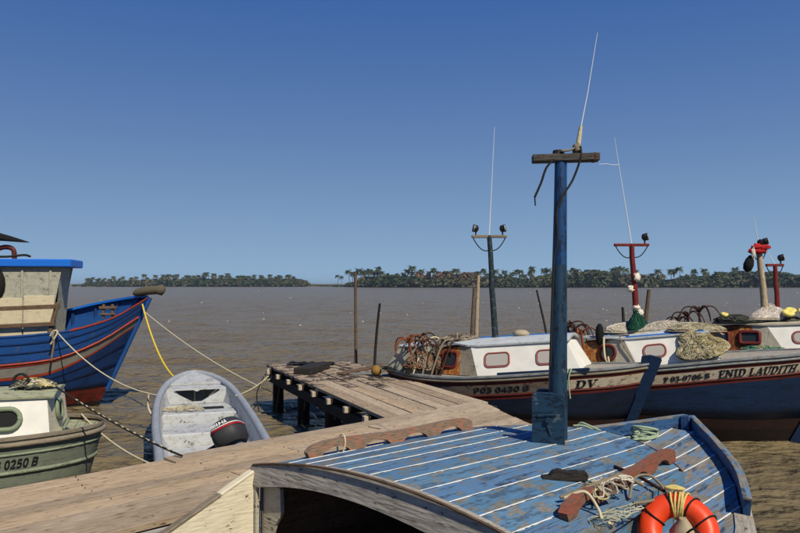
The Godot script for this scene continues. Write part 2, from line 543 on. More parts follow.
	M.stonegrey = mk(Color(1, 1, 1), 0.6, paint_tex(84, Color(0.50, 0.49, 0.46), Color(0.42, 0.40, 0.37), Color(0.33, 0.28, 0.24), 0.38, 0.25, 128), 1.0, grain, 0.2)
	M.wallgrey = mk(Color(1, 1, 1), 0.8, paint_tex(85, Color(0.66, 0.66, 0.60), Color(0.55, 0.55, 0.49), Color(0.42, 0.40, 0.35), 0.40, 0.30, 256), 0.9, rough, 0.2)
	M.wallcream = mk(Color(1, 1, 1), 0.75, paint_tex(86, Color(0.80, 0.76, 0.64), Color(0.68, 0.63, 0.52), Color(0.46, 0.40, 0.31), 0.34, 0.24, 128), 0.9, rough, 0.2)
	# the green boat
	M.greendeck = mk(Color(1, 1, 1), 0.8, paint_tex(90, Color(0.63, 0.65, 0.54), Color(0.54, 0.56, 0.46), Color(0.56, 0.50, 0.41), 0.42, 0.34, 96), 0.9, grain, 0.3)
	M.greenhull = mk(Color(1, 1, 1), 0.6, paint_tex(92, Color(0.43, 0.46, 0.405), Color(0.35, 0.375, 0.33), Color(0.48, 0.48, 0.43), 0.40, 0.30, 128), 1.0, grain, 0.2)
	M.greenrail = mk(Color(1, 1, 1), 0.65, paint_tex(93, Color(0.50, 0.55, 0.46), Color(0.40, 0.44, 0.36), Color(0.40, 0.36, 0.29), 0.42, 0.33, 128), 0.8, grain, 0.25)
	M.rubwood = mk(Color(1, 1, 1), 0.85, paint_tex(94, Color(0.52, 0.485, 0.42), Color(0.40, 0.37, 0.31), Color(0.58, 0.53, 0.46), 0.44, 0.40, 96), 0.8, grain, 0.3)
	M.olive = mk(Color(0.45, 0.50, 0.41), 0.6, null, 1.0, rough, 0.2)
	# skiff and engine
	M.gelcoat = mk(Color(1, 1, 1), 0.45, paint_tex(96, Color(0.72, 0.74, 0.75), Color(0.62, 0.62, 0.60), Color(0.48, 0.45, 0.39), 0.40, 0.31, 256), 1.1, rough, 0.08)
	M.gunwale = mk(Color(1, 1, 1), 0.55, paint_tex(97, Color(0.60, 0.63, 0.66), Color(0.50, 0.53, 0.56), Color(0.44, 0.43, 0.40), 0.38, 0.24, 256), 0.8, rough, 0.08)
	M.cowl = mk(Color(0.19, 0.195, 0.205), 0.6, null, 1.0, rough, 0.02)
	M.engine = mk(Color(0.44, 0.46, 0.48), 0.42, null, 1.0, rough, 0.05)
	M.decal_red = mk(Color(0.58, 0.08, 0.10), 0.6)
	M.decal_white = mk(Color(0.88, 0.88, 0.88), 0.4)
	M.black = mk(Color(0.05, 0.05, 0.055), 0.7, null, 1.0, rough, 0.1)
	M.blackcloth = mk(Color(0.035, 0.04, 0.045), 0.9, null, 1.0, rough, 0.2)
	M.tyre = mk(Color(0.06, 0.05, 0.05), 0.85, null, 1.0, rough, 0.2)
	M.ink = mk(Color(0.07, 0.07, 0.075), 0.7)
	M.fadedink = mk(Color(0.13, 0.12, 0.11), 0.8)
	M.pinkframe = mk(Color(0.60, 0.32, 0.29), 0.55, null, 1.0, rough, 0.1)
	M.redframe = mk(Color(0.36, 0.11, 0.09), 0.6, null, 1.0, rough, 0.2)
	M.paleglass = mk(Color(0.66, 0.64, 0.61), 0.08, null, 1.0, null, 0.0, 0.5)
	M.darkglass = mk(Color(0.16, 0.17, 0.16), 0.15, null, 1.0, null, 0.0, 0.5)
	M.aerial = mk(Color(0.80, 0.82, 0.84), 0.4)
	M.redpole = mk(Color(1, 1, 1), 0.6, paint_tex(99, Color(0.46, 0.12, 0.10), Color(0.32, 0.10, 0.08), Color(0.42, 0.28, 0.22), 0.38, 0.26, 128), 0.6, grain, 0.2)
	M.greenpole = mk(Color(1, 1, 1), 0.65, paint_tex(100, Color(0.13, 0.20, 0.24), Color(0.10, 0.13, 0.13), Color(0.42, 0.42, 0.38), 0.42, 0.36, 128), 0.5, grain, 0.25)
	M.lamp = mk(Color(0.13, 0.13, 0.13), 0.4)
	M.lens = mk(Color(0.70, 0.72, 0.70), 0.15, null, 1.0, null, 0.0, 0.5)
	M.ropepale = mk(Color(0.72, 0.69, 0.58), 0.9, null, 1.0, rough, 0.2)
	M.ropegrey = mk(Color(0.46, 0.43, 0.36), 0.9, null, 1.0, rough, 0.2)
	M.ropedark = mk(Color(0.13, 0.13, 0.11), 0.9, null, 1.0, rough, 0.2)
	M.ropestraw = mk(Color(0.76, 0.69, 0.42), 0.85, null, 1.0, rough, 0.2)
	M.ropeyellow = mk(Color(0.78, 0.68, 0.22), 0.8, null, 1.0, rough, 0.2)
	M.ropegreen = mk(Color(0.56, 0.63, 0.53), 0.85, null, 1.0, rough, 0.2)
	M.netgreen = mk(Color(0.06, 0.22, 0.17), 0.9, null, 1.0, rough, 0.2)
	M.netpale = mk(Color(0.62, 0.58, 0.50), 0.95, null, 1.0, rough, 0.3)
	M.netdark = mk(Color(0.09, 0.10, 0.09), 0.95, null, 1.0, rough, 0.3)
	M.floatochre = mk(Color(0.50, 0.38, 0.17), 0.7, null, 1.0, rough, 0.2)
	M.floatyellow = mk(Color(0.83, 0.78, 0.42), 0.6, null, 1.0, rough, 0.1)
	M.bluebit = mk(Color(0.30, 0.50, 0.70), 0.5)
	M.whitecloth = mk(Color(0.80, 0.78, 0.72), 0.9, null, 1.0, rough, 0.3)
	M.redcloth = mk(Color(0.62, 0.10, 0.12), 0.85, null, 1.0, rough, 0.2)
	M.ring = mk(Color(1, 1, 1), 0.42, paint_tex(101, Color(0.90, 0.27, 0.10), Color(0.84, 0.25, 0.10), Color(0.72, 0.30, 0.2), 0.28, 0.14, 256), 0.6, rough, 0.03)
	M.jug = mk(Color(0.60, 0.56, 0.46), 0.6, null, 1.0, rough, 0.1)
	var sm := StandardMaterial3D.new()   # strands carry their own dye
	sm.vertex_color_use_as_albedo = true
	sm.roughness = 0.9
	sm.metallic_specular = 0.25
	M.strand = sm

# ------------------------------------------------------------------ water and far bank
func build_water():
	var n1 := FastNoiseLite.new()
	n1.seed = 3; n1.frequency = 0.24; n1.fractal_octaves = 2
	n1.noise_type = FastNoiseLite.TYPE_SIMPLEX_SMOOTH
	var n2 := FastNoiseLite.new()
	n2.seed = 9; n2.frequency = 0.75; n2.fractal_octaves = 3
	n2.noise_type = FastNoiseLite.TYPE_SIMPLEX_SMOOTH
	# lines of the sheet: close together near the jetty, ever wider apart far out
	var xs := PackedFloat32Array()
	var x := 0.0
	var step := 0.11
	while x < 1000.0:
		xs.append(x)
		step = 0.11 + maxf(0.0, x - 9.0) * 0.05
		x += step
	xs.append(1000.0)
	var ex := PackedFloat32Array()
	for i in range(xs.size() - 1, 0, -1): ex.append(-xs[i])
	ex.append_array(xs)
	var zs := PackedFloat32Array()
	var z := -12.0
	while z < 1100.0:
		zs.append(z)
		z += 1.0 if z < 2.0 else 0.10 + maxf(0.0, z - 14.0) * 0.014
	zs.append(1100.0)
	var nx := ex.size()
	var nz := zs.size()
	var pos := PackedVector3Array()
	var nor := PackedVector3Array()
	var uv := PackedVector2Array()
	pos.resize(nx * nz)
	uv.resize(nx * nz)
	for j in range(nz):
		var d := zs[j]
		var sz := 1.0 if d < 2.0 else 0.10 + maxf(0.0, d - 14.0) * 0.014
		for i in range(nx):
			var px := ex[i]
			var sx := 0.11 + maxf(0.0, absf(px) - 9.0) * 0.05
			var s := maxf(sz, sx)
			var a1 := clampf(2.2 / s - 0.4, 0.0, 1.0)
			var a2 := clampf(0.7 / s - 0.5, 0.0, 1.0)
			var h := 0.0
			if a1 > 0.0:
				h += n1.get_noise_2d(px * 0.7 + d * 0.25, d * 1.5 - px * 0.3) * 0.12 * a1
			if a2 > 0.0:
				h += (0.35 - absf(n2.get_noise_2d(px * 0.75 + d * 0.3, d * 1.5 - px * 0.35))) * 0.075 * a2
			pos[j * nx + i] = Vector3(px, h, -d)
			uv[j * nx + i] = Vector2(px, d)
	nor.resize(nx * nz)
	for j in range(nz):
		for i in range(nx):
			var a := pos[j * nx + mini(i + 1, nx - 1)] - pos[j * nx + maxi(i - 1, 0)]
			var b := pos[mini(j + 1, nz - 1) * nx + i] - pos[maxi(j - 1, 0) * nx + i]
			nor[j * nx + i] = a.cross(b).normalized()
	var idx := PackedInt32Array()
	idx.resize((nx - 1) * (nz - 1) * 6)
	var k := 0
	for j in range(nz - 1):
		for i in range(nx - 1):
			var q := j * nx + i
			idx[k] = q; idx[k + 1] = q + nx; idx[k + 2] = q + nx + 1
			idx[k + 3] = q; idx[k + 4] = q + nx + 1; idx[k + 5] = q + 1
			k += 6
	var ar := []
	ar.resize(Mesh.ARRAY_MAX)
	ar[Mesh.ARRAY_VERTEX] = pos
	ar[Mesh.ARRAY_NORMAL] = nor
	ar[Mesh.ARRAY_TEX_UV] = uv
	ar[Mesh.ARRAY_INDEX] = idx
	var me := ArrayMesh.new()
	me.add_surface_from_arrays(Mesh.PRIMITIVE_TRIANGLES, ar)
	var w := 1024
	var rip := nb(200, 0.022, 5, w, w, 700, 1024)
	var silt := nb(210, 0.006, 4, 512, 512, 256, 512)
	var mud := picture(512, 512, func(i): return Color(0.388, 0.35, 0.262).lerp(Color(0.44, 0.398, 0.305), silt[i] / 255.0))
	var m := mk(Color(1, 1, 1), 0.22, mud, 9.0, grey(w, w, rip), 15.0, 0.15)
	me.surface_set_material(0, m)
	print("water ", nx, " x ", nz)
	var o := MeshInstance3D.new()
	o.mesh = me
	o.name = "water"
	o.set_meta("kind", "structure")
	add_child(o)
	# small breaking crests
	var st := begin()
	var foam := mk(Color(0.66, 0.645, 0.61), 0.9)
	for q in 70:
		var d := 22.0 * pow(16.0, rng.randf())
		var c := P(rng.randf_range(-0.52, 0.56) * d, 0.035, d)
		for b in rng.randi_range(1, 3):
			var w2 := rng.randf_range(0.03, 0.07) * (1.0 + d * 0.005)
			var dp := w2 * rng.randf_range(0.3, 0.8)
			var o2 := c + Vector3(rng.randf_range(-0.6, 0.6) * w2 * 2.0, 0.0, rng.randf_range(-0.5, 0.5) * dp)
			var ring := []
			for a in 9:
				var t := TAU * a / 9
				var rr := rng.randf_range(0.55, 1.1)
				ring.append(o2 + Vector3(cos(t) * w2 * rr, rng.randf_range(0.0, 0.03), sin(t) * dp * rr))
			for a in 9:
				face(st, [o2 + Vector3(0, 0.06 + d * 0.0006, 0), ring[a], ring[(a + 1) % 9]], Vector3.UP)
	var fo := part(st, "wave_foam", foam, self, "stuff")
	tag(fo, "small white crests scattered over the brown river", "foam")

func palm_mesh(seed_: int, h: float, crown: float, green: Color, gold: Color) -> Array:
	var r := RandomNumberGenerator.new()
	r.seed = seed_
	var tr := begin()
	var lean := Vector3(r.randf_range(-0.09, 0.09), 0, r.randf_range(-0.05, 0.05)) * h
	var pts := []
	for i in 5:
		var t := i / 4.0
		pts.append(Vector3(0, h * t, 0) + lean * t * t)
	tube(tr, pts, [0.30, 0.22, 0.19, 0.17, 0.16], 6)
	tr.generate_normals()
	var cr := begin()
	cr.set_smooth_group(-1)
	var top: Vector3 = pts[4]
	for f in 26:
		var a := TAU * f / 26.0 * 2.6 + r.randf_range(-0.25, 0.25)
		var rise := r.randf_range(-0.85, 1.15)
		var ln := crown * r.randf_range(0.75, 1.1)
		var dir := Vector3(cos(a), 0, sin(a))
		var side := Vector3(-sin(a), 0, cos(a))
		var col := green.lerp(gold, clampf(0.5 - rise + r.randf_range(-0.2, 0.3), 0.0, 1.0)) * r.randf_range(0.75, 1.2)
		cr.set_color(col)
		var prev: Array = []
		for i in 5:
			var t := i / 4.0
			var c := top + dir * ln * (t - 0.18 * t * t) + Vector3(0, ln * (rise * t - (0.55 + 0.35 * rise) * t * t * 1.1), 0)
			var wd := ln * 0.19 * (0.35 + sin(PI * minf(t * 1.15 + 0.1, 1.0)))
			var dr := wd * 0.55
			var row := [c - side * wd - Vector3(0, dr, 0), c, c + side * wd - Vector3(0, dr, 0)]
			if i > 0:
				quad(cr, prev[0], prev[1], row[1], row[0])
				quad(cr, prev[1], prev[2], row[2], row[1])
			prev = row
	cr.generate_normals()
	return [tr.commit(), cr.commit()]

func build_far_shore():
	var leaf := StandardMaterial3D.new()
	leaf.vertex_color_use_as_albedo = true
	leaf.roughness = 0.7
	leaf.metallic_specular = 0.3
	leaf.backlight_enabled = true
	leaf.backlight = Color(0.25, 0.3, 0.12)
	var bark := mk(Color(0.42, 0.38, 0.33), 0.9)
	# the bank: a low strip of grassy silt along the water, with bays
	var soil_n := nb(300, 0.02, 4, 256, 256)
	var soil := picture(256, 256, func(i): return Color(0.30, 0.31, 0.20).lerp(Color(0.47, 0.43, 0.33), soil_n[i] / 255.0))
	var edge := func(px: float) -> float:   # depth of the water's edge along x
		var r := px / 600.0
		return 560.0 + 190.0 * sstep(0.02, -0.16, r) + 420.0 * sstep(-0.55, -0.80, r) + 7.0 * sin(px * 0.045) + 4.0 * sin(px * 0.13)
	var rows := []
	for k in 7:
		var row := []
		for i in range(-150, 151):
			var px := i * 5.5
			var d0: float = edge.call(px)
			var dd: float = [0.0, 1.2, 5.0, 14.0, 40.0, 140.0, 300.0][k]
			var hh: float = [-0.4, 0.35, 0.8, 1.1, 1.5, 2.4, 3.0][k]
			row.append(P(px * (1.0 + dd * 0.0006), hh + 0.25 * sin(px * 0.21 + k), d0 + dd))
		rows.append(row)
	var st := begin()
	loft(st, rows, false, false, true, true)
	structure(st, "far_bank", mk(Color(1, 1, 1), 0.95, soil, 14.0))
	# palms: five growth forms
	var forms := []
	var greens := [Color(0.036, 0.058, 0.022), Color(0.045, 0.066, 0.024), Color(0.03, 0.052, 0.02), Color(0.055, 0.066, 0.026), Color(0.075, 0.052, 0.026)]
	var golds := [Color(0.11, 0.105, 0.05), Color(0.13, 0.115, 0.05), Color(0.07, 0.08, 0.035), Color(0.15, 0.125, 0.06), Color(0.19, 0.10, 0.05)]
	for f in 5:
		forms.append(palm_mesh(400 + f, [9.5, 7.6, 11.0, 6.6, 8.4][f], [3.4, 3.2, 3.5, 3.1, 3.3][f], greens[f], golds[f]))
	var put := func(px: float, back: float, f: int, scale_: float, label: String, group: String):
		var d0: float = edge.call(px)
		var o := thing("palm_tree", label, "palm tree", P(px, 0.9, d0 + back), rng.randf_range(0, 360), group)
		o.scale = Vector3.ONE * scale_
		for q in 2:
			var mi := MeshInstance3D.new()
			mi.mesh = forms[f][q]
			mi.material_override = bark if q == 0 else leaf
			mi.name = "trunk" if q == 0 else "crown"
			o.add_child(mi)
	for k in 112:   # long grove on the left, further off
		var px := -330.0 + 218.0 * (k + rng.randf()) / 112.0
		px *= 1.02
		put.call(px, rng.randf_range(4.0, 32.0), [0, 1, 3, 0, 1][rng.randi() % 5], rng.randf_range(0.85, 1.4) * lerpf(0.7, 1.0, sstep(-330.0, -230.0, px)), "coconut palm in the long grove across the water on the left", "palms of the left grove")
	put.call(-60.0, 5.0, 2, 0.92, "lone tall palm standing in the low grassy gap of the far bank", "pair of lone palms")
	put.call(-56.0, 9.0, 0, 0.95, "lone tall palm standing in the low grassy gap of the far bank", "pair of lone palms")
	for k in 52:   # middle clump, some with brown crowns
		var px := -48.0 + 112.0 * (k + rng.randf()) / 52.0
		var brown := px > 10.0 and rng.randf() < 0.75
		put.call(px, rng.randf_range(3.0, 30.0), 4 if brown else [2, 0, 2][rng.randi() % 3], rng.randf_range(1.05, 1.4) * (0.72 if absf(px + 4.0) < 9.0 else 1.0), "brown-crowned palm in the middle grove of the far bank" if brown else "green palm in the middle grove of the far bank", "brown palms of the middle grove" if brown else "green palms of the middle grove")
	for k in 122:   # dense wood on the right
		var px := 64.0 + 330.0 * (k + rng.randf()) / 122.0
		put.call(px, rng.randf_range(3.0, 40.0), [2, 0, 1, 2, 3][rng.randi() % 5], rng.randf_range(0.82, 1.4), "coconut palm in the dense green wood on the right far bank", "palms of the right wood")
	# undergrowth: leaf clumps that read as one mass
	var cs := begin()
	cs.set_smooth_group(-1)
	for q in 130:
		var v := Vector3(rng.randfn(), absf(rng.randfn()) * 0.9, rng.randfn()).normalized() * pow(rng.randf(), 0.4)
		var a := jitter(1.0).normalized() * 0.22
		var b := a.cross(jitter(1.0)).normalized() * 0.17
		cs.set_color(Color(1, 1, 1) * rng.randf_range(0.7, 1.25))
		tri(cs, v - a, v + b, v + a)
		tri(cs, v - a, v + a, v - b)
	cs.generate_normals()
	cs.set_material(leaf)
	var clump := cs.commit()
	var spots := []
	for k in 6500:
		var px := rng.randf_range(-420.0, 470.0)
		var hgt := 2.2
		if px > -330.0 and px < -105.0: hgt = 7.8 * lerpf(0.6, 1.0, sstep(-330.0, -230.0, px))
		elif px >= -105.0 and px < -48.0: hgt = 1.3
		elif px >= -48.0 and px < -30.0: hgt = 4.0
		elif px >= -30.0 and px < 66.0: hgt = 8.6
		elif px >= 66.0: hgt = 9.4 + 2.6 * sin(px * 0.05) + 0.9 * sin(px * 0.17)
		elif px < -330.0: hgt = 1.6
		var sc := rng.randf_range(0.5, 1.0) * hgt
		var d0: float = edge.call(px)
		var cl := [Color(0.036, 0.054, 0.02), Color(0.05, 0.066, 0.025), Color(0.075, 0.082, 0.038), Color(0.03, 0.046, 0.018), Color(0.10, 0.095, 0.05)][rng.randi() % 5] as Color
		if px > 40.0 and px < 66.0 or (px > 12.0 and px < 40.0 and rng.randf() < 0.5): cl = cl.lerp(Color(0.13, 0.085, 0.045), 0.4)
		spots.append([Transform3D(Basis.from_euler(Vector3(0, rng.randf() * TAU, 0)).scaled(Vector3(sc * 1.2, sc * rng.randf_range(0.7, 1.15), sc)), P(px, 0.7 + sc * 0.05, d0 + rng.randf_range(2.0, 38.0))), cl])
	var mm := MultiMesh.new()
	mm.transform_format = MultiMesh.TRANSFORM_3D
	mm.use_colors = true
	mm.mesh = clump
	mm.instance_count = spots.size()
	for i in spots.size():
		mm.set_instance_transform(i, spots[i][0])
		mm.set_instance_color(i, spots[i][1])
	var mi := MultiMeshInstance3D.new()
	mi.multimesh = mm
	mi.name = "undergrowth"
	mi.set_meta("kind", "stuff")
	add_child(mi)
	tag(mi, "low green thicket between the palm trunks along the far bank", "thicket")
	# a few huts near the left grove, tiny and pale
	for q in [[-176.0, 4.0], [-171.5, 5.0], [-163.0, 5.0], [-227.0, 6.0]]:
		var d0: float = edge.call(q[0])
		var hs := begin()
		cbox(hs, Transform3D(Basis(), Vector3(0, 1.1, 0)), Vector3(3.2, 2.2, 2.6), 0.02)
		var h := thing("hut", "tiny pale hut at the water's edge below the left palm grove", "hut", P(q[0], 0.6, d0 + q[1]), 10.0, "huts below the left grove")
		part(hs, "wall", M.white, h)
		var rs := begin()
		prism(rs, PackedVector2Array([Vector2(-1.9, 2.2), Vector2(1.9, 2.2), Vector2(0, 3.2)]), 3.0, Transform3D())
		part(rs, "roof", M.brownwood, h)

# ------------------------------------------------------------------ jetty
# Two decks: a walkway that runs past the blue boat, and a branch that leaves it towards the river.
const JY := 0.90
func jet(u: float, w: float, y := JY) -> Vector3:   # u along the walkway, w across it towards the blue boat
	return P(1.2 + 0.7071 * (u + w), y, 5.79 + 0.7071 * (u - w))

func bra(e: float, r: float, y := JY) -> Vector3:   # e out along the branch, r across it to the right
	return P(-0.064 - 0.40 * e + 0.917 * r, y, 9.22 + 0.917 * e + 0.40 * r)

func build_jetty():
	var jetty := thing("jetty", "weathered plank jetty on dark piles, walkway with a branch out into the river", "jetty", Vector3.ZERO)
	var along := jet(1, 0) - jet(0, 0)
	# where the branch's right edge cuts the walkway
	var cut := func(w: float) -> float: return 2.35 + (-1.75 - w) * 0.60
	var w0 := -3.36
	var wd := [0.22, 0.235, 0.20, 0.225, 0.21, 0.235, 0.20, 0.18]
	for k in wd.size():
		var w1: float = w0 + wd[k] - 0.014
		var u := -9.0 + rng.randf_range(0.0, 2.0)
		while true:
			var e0: float = cut.call(w0)
			var e1: float = cut.call(w1)
			var u2 := u + rng.randf_range(2.6, 4.2)
			var last := u2 > minf(e0, e1) - 0.8
			var dy := rng.randf_range(-0.009, 0.009)
			var j0 := rng.randf_range(-0.004, 0.004)
			var j1 := rng.randf_range(-0.004, 0.004)
			var st := begin()
			var q := []
			if last:
				q = [jet(u, w0 + j0), jet(e0, w0 + j1), jet(e1, w1 + j1), jet(u, w1 + j0)]
			else:
				q = [jet(u, w0 + j0), jet(u2 - 0.008, w0 + j1), jet(u2 - 0.008, w1 + j1), jet(u, w1 + j0)]
			for i in 4: q[i].y += dy + rng.randf_range(-0.004, 0.004)
			if k == 0:   # ragged outer edge
				q[0] -= (jet(0, 1) - jet(0, 0)) * rng.randf_range(0.0, 0.05)
				q[1] -= (jet(0, 1) - jet(0, 0)) * rng.randf_range(0.0, 0.05)
			slab(st, q, 0.045, 0.002, along, Vector2(rng.randf() * 3.0, rng.randf() * 3.0))
			part(st, "plank", M["dock%d" % (rng.randi() % 4)], jetty)
			if last: break
			u = u2
		w0 += wd[k]
	# branch planks start on the walkway's far edge
	var out := bra(1, 0) - bra(0, 0)
	var r0 := -0.12
	var bw := [0.24, 0.23, 0.21, 0.24, 0.225, 0.22, 0.23, 0.24]
	for k in bw.size():
		var r1: float = r0 + bw[k] - 0.014
		var first := true
		var e := 0.0
		while true:
			var e2 := e + rng.randf_range(2.3, 3.8)
			var last := e2 > 5.9
			if last: e2 = 6.62 + rng.randf_range(-0.06, 0.05)
			var st := begin()
			# the walkway's edge runs askew to the branch
			var s0 := -0.012 + r0 * 0.325 if first else e
			var s1 := -0.012 + r1 * 0.325 if first else e
			if first: s0 += 0.03; s1 += 0.03
			var q := [bra(s0, r0), bra(e2 - 0.01, r0), bra(e2 - 0.01, r1), bra(s1, r1)]
			var dy := rng.randf_range(-0.006, 0.006)
			for i in 4: q[i].y += dy + rng.randf_range(-0.005, 0.005)
			slab(st, q, 0.045, 0.002, out, Vector2(rng.randf() * 3.0, rng.randf() * 3.0))
			part(st, "plank", M.dockstain if e2 > 4.6 and not first else M["dock%d" % (rng.randi() % 4)], jetty)
			if last: break
			first = false
			e = e2
		r0 += bw[k]
	# nail heads over the joists
	var ns := begin()
	for k in 11:
		for j in 16:
			if rng.randf() < 0.5: continue
			var q := jet(-8.6 + k * 1.02 + rng.randf_range(-0.05, 0.05), -3.30 + j * 0.1095 + rng.randf_range(-0.02, 0.02), JY + 0.006)
			tube(ns, [q - Vector3(0, 0.02, 0), q + Vector3(0, 0.004, 0)], 0.0045, 6)
	for k in 8:
		for j in 16:
			if rng.randf() < 0.5: continue
			var q := bra(0.55 + k * 0.80 + rng.randf_range(-0.02, 0.02), -0.07 + j * 0.112 + rng.randf_range(-0.02, 0.02), JY + 0.006)
			tube(ns, [q - Vector3(0, 0.02, 0), q + Vector3(0, 0.004, 0)], 0.0045, 6)
	part(ns, "nail_heads", M.rustiron, jetty, "stuff")
	# joists under the branch: their pale ends stick out past the side beam
	for k in 8:
		var e := 0.55 + k * 0.80
		var st := begin()
		cbox(st, at_dir(bra(e, 0.83, JY - 0.10), bra(0, 1) - bra(0, 0)), Vector3(1.99, 0.085, 0.085), 0.006, Vector2(rng.randf(), rng.randf()))
		var j := part(st, "joist", M.pile, jetty)
		var s2 := begin()
		cbox(s2, at_dir(bra(e, -0.195, JY - 0.10), bra(0, 1) - bra(0, 0)), Vector3(0.06, 0.088, 0.088), 0.006)
		part(s2, "joist_end", M.joist_end, j)
	for r in [-0.08, 1.60]:
		var st := begin()
		cbox(st, at_dir(bra(3.25, r, JY - 0.235), out), Vector3(6.5, 0.17, 0.09), 0.008)
		part(st, "side_beam", M.pile, jetty)
	var se := begin()
	cbox(se, at_dir(bra(6.58, 0.8, JY - 0.24), bra(0, 1) - bra(0, 0)), Vector3(1.8, 0.18, 0.08), 0.008)
	part(se, "end_beam", M.pile, jetty)
	for w in [-3.26, -1.78]:
		var st := begin()
		cbox(st, at_dir(jet(-3.2, w, JY - 0.14), along), Vector3(11.0, 0.16, 0.09), 0.008)
		part(st, "side_beam", M.pile, jetty)
	for k in 11:
		var st := begin()
		cbox(st, at_dir(jet(-8.6 + k * 1.02, -2.52, JY - 0.09), jet(0, 1) - jet(0, 0)), Vector3(1.6, 0.08, 0.09), 0.006)
		part(st, "joist", M.pile, jetty)
	var pp := func(p: Vector3, r: float):
		var st := begin()
		tube(st, [p + Vector3(rng.randf_range(-0.06, 0.06), -1.75, rng.randf_range(-0.06, 0.06)), p + Vector3(0, -0.8, 0), p], [r * 1.15, r * 1.05, r], 10)
		part(st, "pile", M.pile, jetty)
	for e in [0.6, 2.7, 4.4, 6.3]:
		pp.call(bra(e, 0.06, JY - 0.155), 0.11 if e > 3 else 0.13)
		pp.call(bra(e, 1.47, JY - 0.155), 0.12)
	for u in [-7.5, -5.4, -3.3, -1.2, 0.9]:
		pp.call(jet(u, -3.13, JY - 0.23), 0.12)
		pp.call(jet(u, -1.90, JY - 0.23), 0.12)
	# things left on the branch's end
	var b := begin()
	cbox(b, at_dir(Vector3.ZERO, out + (bra(0, 1) - bra(0, 0)) * 0.5), Vector3(1.05, 0.13, 0.34), 0.015)
	var bp := solo(b, "timber_baulk", M.darkwood, "black tarred timber block lying on the end of the jetty branch", "timber", bra(5.05, 0.42, JY + 0.072))
	bp.rotation_degrees.y = -12.0
	var tp := begin()
	var rows := []
	for i in 13:
		var row := []
		for j in 7:
			row.append(Vector3(-0.5 + i / 12.0 * 1.0, 0.010 + 0.028 * absf(sin(i * 1.3) * cos(j * 1.1)) + rng.randf_range(0.0, 0.02), -0.18 + j / 6.0 * 0.36))
		rows.append(row)
	loft(tp, rows, false, false, true)
	solo(tp, "tarpaulin", M.blackcloth, "crumpled black sheet on the far end of the jetty branch", "tarpaulin", bra(6.25, 0.75, JY + 0.006))
	var pt := begin()
	cbox(pt, Transform3D(Basis.from_euler(Vector3(0, 0.5, 0)), Vector3.ZERO), Vector3(0.62, 0.012, 0.30), 0.003)
	solo(pt, "metal_sheet", M.stonegrey, "small grey metal sheet patching the jetty branch planks", "sheet", bra(4.35, 1.25, JY + 0.014))
	var pl := begin()
	cbox(pl, Transform3D(), Vector3(1.7, 0.035, 0.16), 0.006)
	var po := solo(pl, "loose_board", M.brownwood, "loose brown board lying along the right edge of the jetty branch", "board", bra(4.9, 1.42, JY + 0.026))
	po.rotation_degrees.y = 62.0

func pole(called: String, label: String, pts: Array, radii: Array, m: Material, group := "") -> void:
	var st := begin()
	var p := []
	for q in pts: p.append(q - pts[0])
	tube(st, smooth_path(p, 3), _spread(radii, p.size(), 3), 7)
	solo(st, called, m, label, "pole", pts[0], group)

func _spread(r: Array, n: int, steps: int) -> Array:
	var out := []
	for i in range((n - 1) * steps + 1):
		var t := float(i) / steps
		var k := mini(int(t), n - 2)
		out.append(lerpf(r[k], r[k + 1], t - k))
	return out

func build_sticks():
	pole("mooring_pole", "tall thin dark pole standing at the end of the jetty branch", [P(-0.98, -0.6, 15.9), P(-0.97, 0.9, 15.9), P(-0.985, 2.86, 15.9)], [0.042, 0.038, 0.028], M.brownwood)
	pole("mooring_pole", "short leaning dark stick beside the yellow float", [P(-0.58, -0.5, 15.2), P(-0.52, 1.2, 15.2), P(-0.42, 2.2, 15.0)], [0.035, 0.03, 0.025], M.darkwood)
	pole("mooring_pole", "pale split post behind the first white cabin", [P(1.66, -0.6, 16.0), P(1.68, 1.2, 16.0), P(1.74, 2.80, 16.0)], [0.06, 0.052, 0.038], M.palewood)
	pole("mooring_pole", "brown half post against the pale split post", [P(1.56, -0.6, 15.9), P(1.57, 1.2, 15.9), P(1.64, 2.52, 15.95)], [0.042, 0.038, 0.03], M.brownwood)
	pole("mooring_pole", "thin dark stick leaning left behind the blue mast", [P(3.35, -0.5, 15.2), P(3.12, 1.35, 15.2), P(2.88, 2.48, 15.2)], [0.03, 0.025, 0.02], M.darkwood)
	pole("mooring_pole", "slanted grey stake right of the dark red mast", [P(5.30, -0.5, 16.0), P(5.39, 1.2, 16.0), P(5.53, 2.48, 16.0)], [0.055, 0.05, 0.042], M.brownwood)
	pole("mooring_pole", "short black stake left of the dark red mast", [P(4.99, -0.5, 16.0), P(4.98, 1.2, 16.0), P(4.94, 2.09, 16.0)], [0.045, 0.04, 0.03], M.darkwood)

# ------------------------------------------------------------------ hulls
# cfg: x0, x1, b(x) half beam, ys(x, side) sheer, yk(x) keel, rake(x, t) shift along x, f(t) width at depth t, sc(x) band scale
func hull_pt(c: Dictionary, x: float, side: float, d: float, off := 0.0) -> Vector3:
	var ys: float = c.ys.call(x, side)
	var yk: float = c.yk.call(x)
	var t := clampf(d * c.sc.call(x) / (ys - yk), 0.0, 1.0)
	var fb: float = c.b.call(x) * c.f.call(t)
	if side < 0.0 and c.has("port"): fb = minf(fb, c.port)
	return Vector3(x + c.rake.call(x, t), lerpf(ys, yk, t), side * maxf(fb + off, 0.004))

func stations_between(c: Dictionary, xa: float, xb: float, n := 40) -> Array:
	var a := maxf(xa, c.x0)
	var b := minf(xb, c.x1)
	var out := [a]
	for x in stations(c, n):
		if x > a + 0.004 and x < b - 0.004: out.append(x)
	out.append(b)
	return out

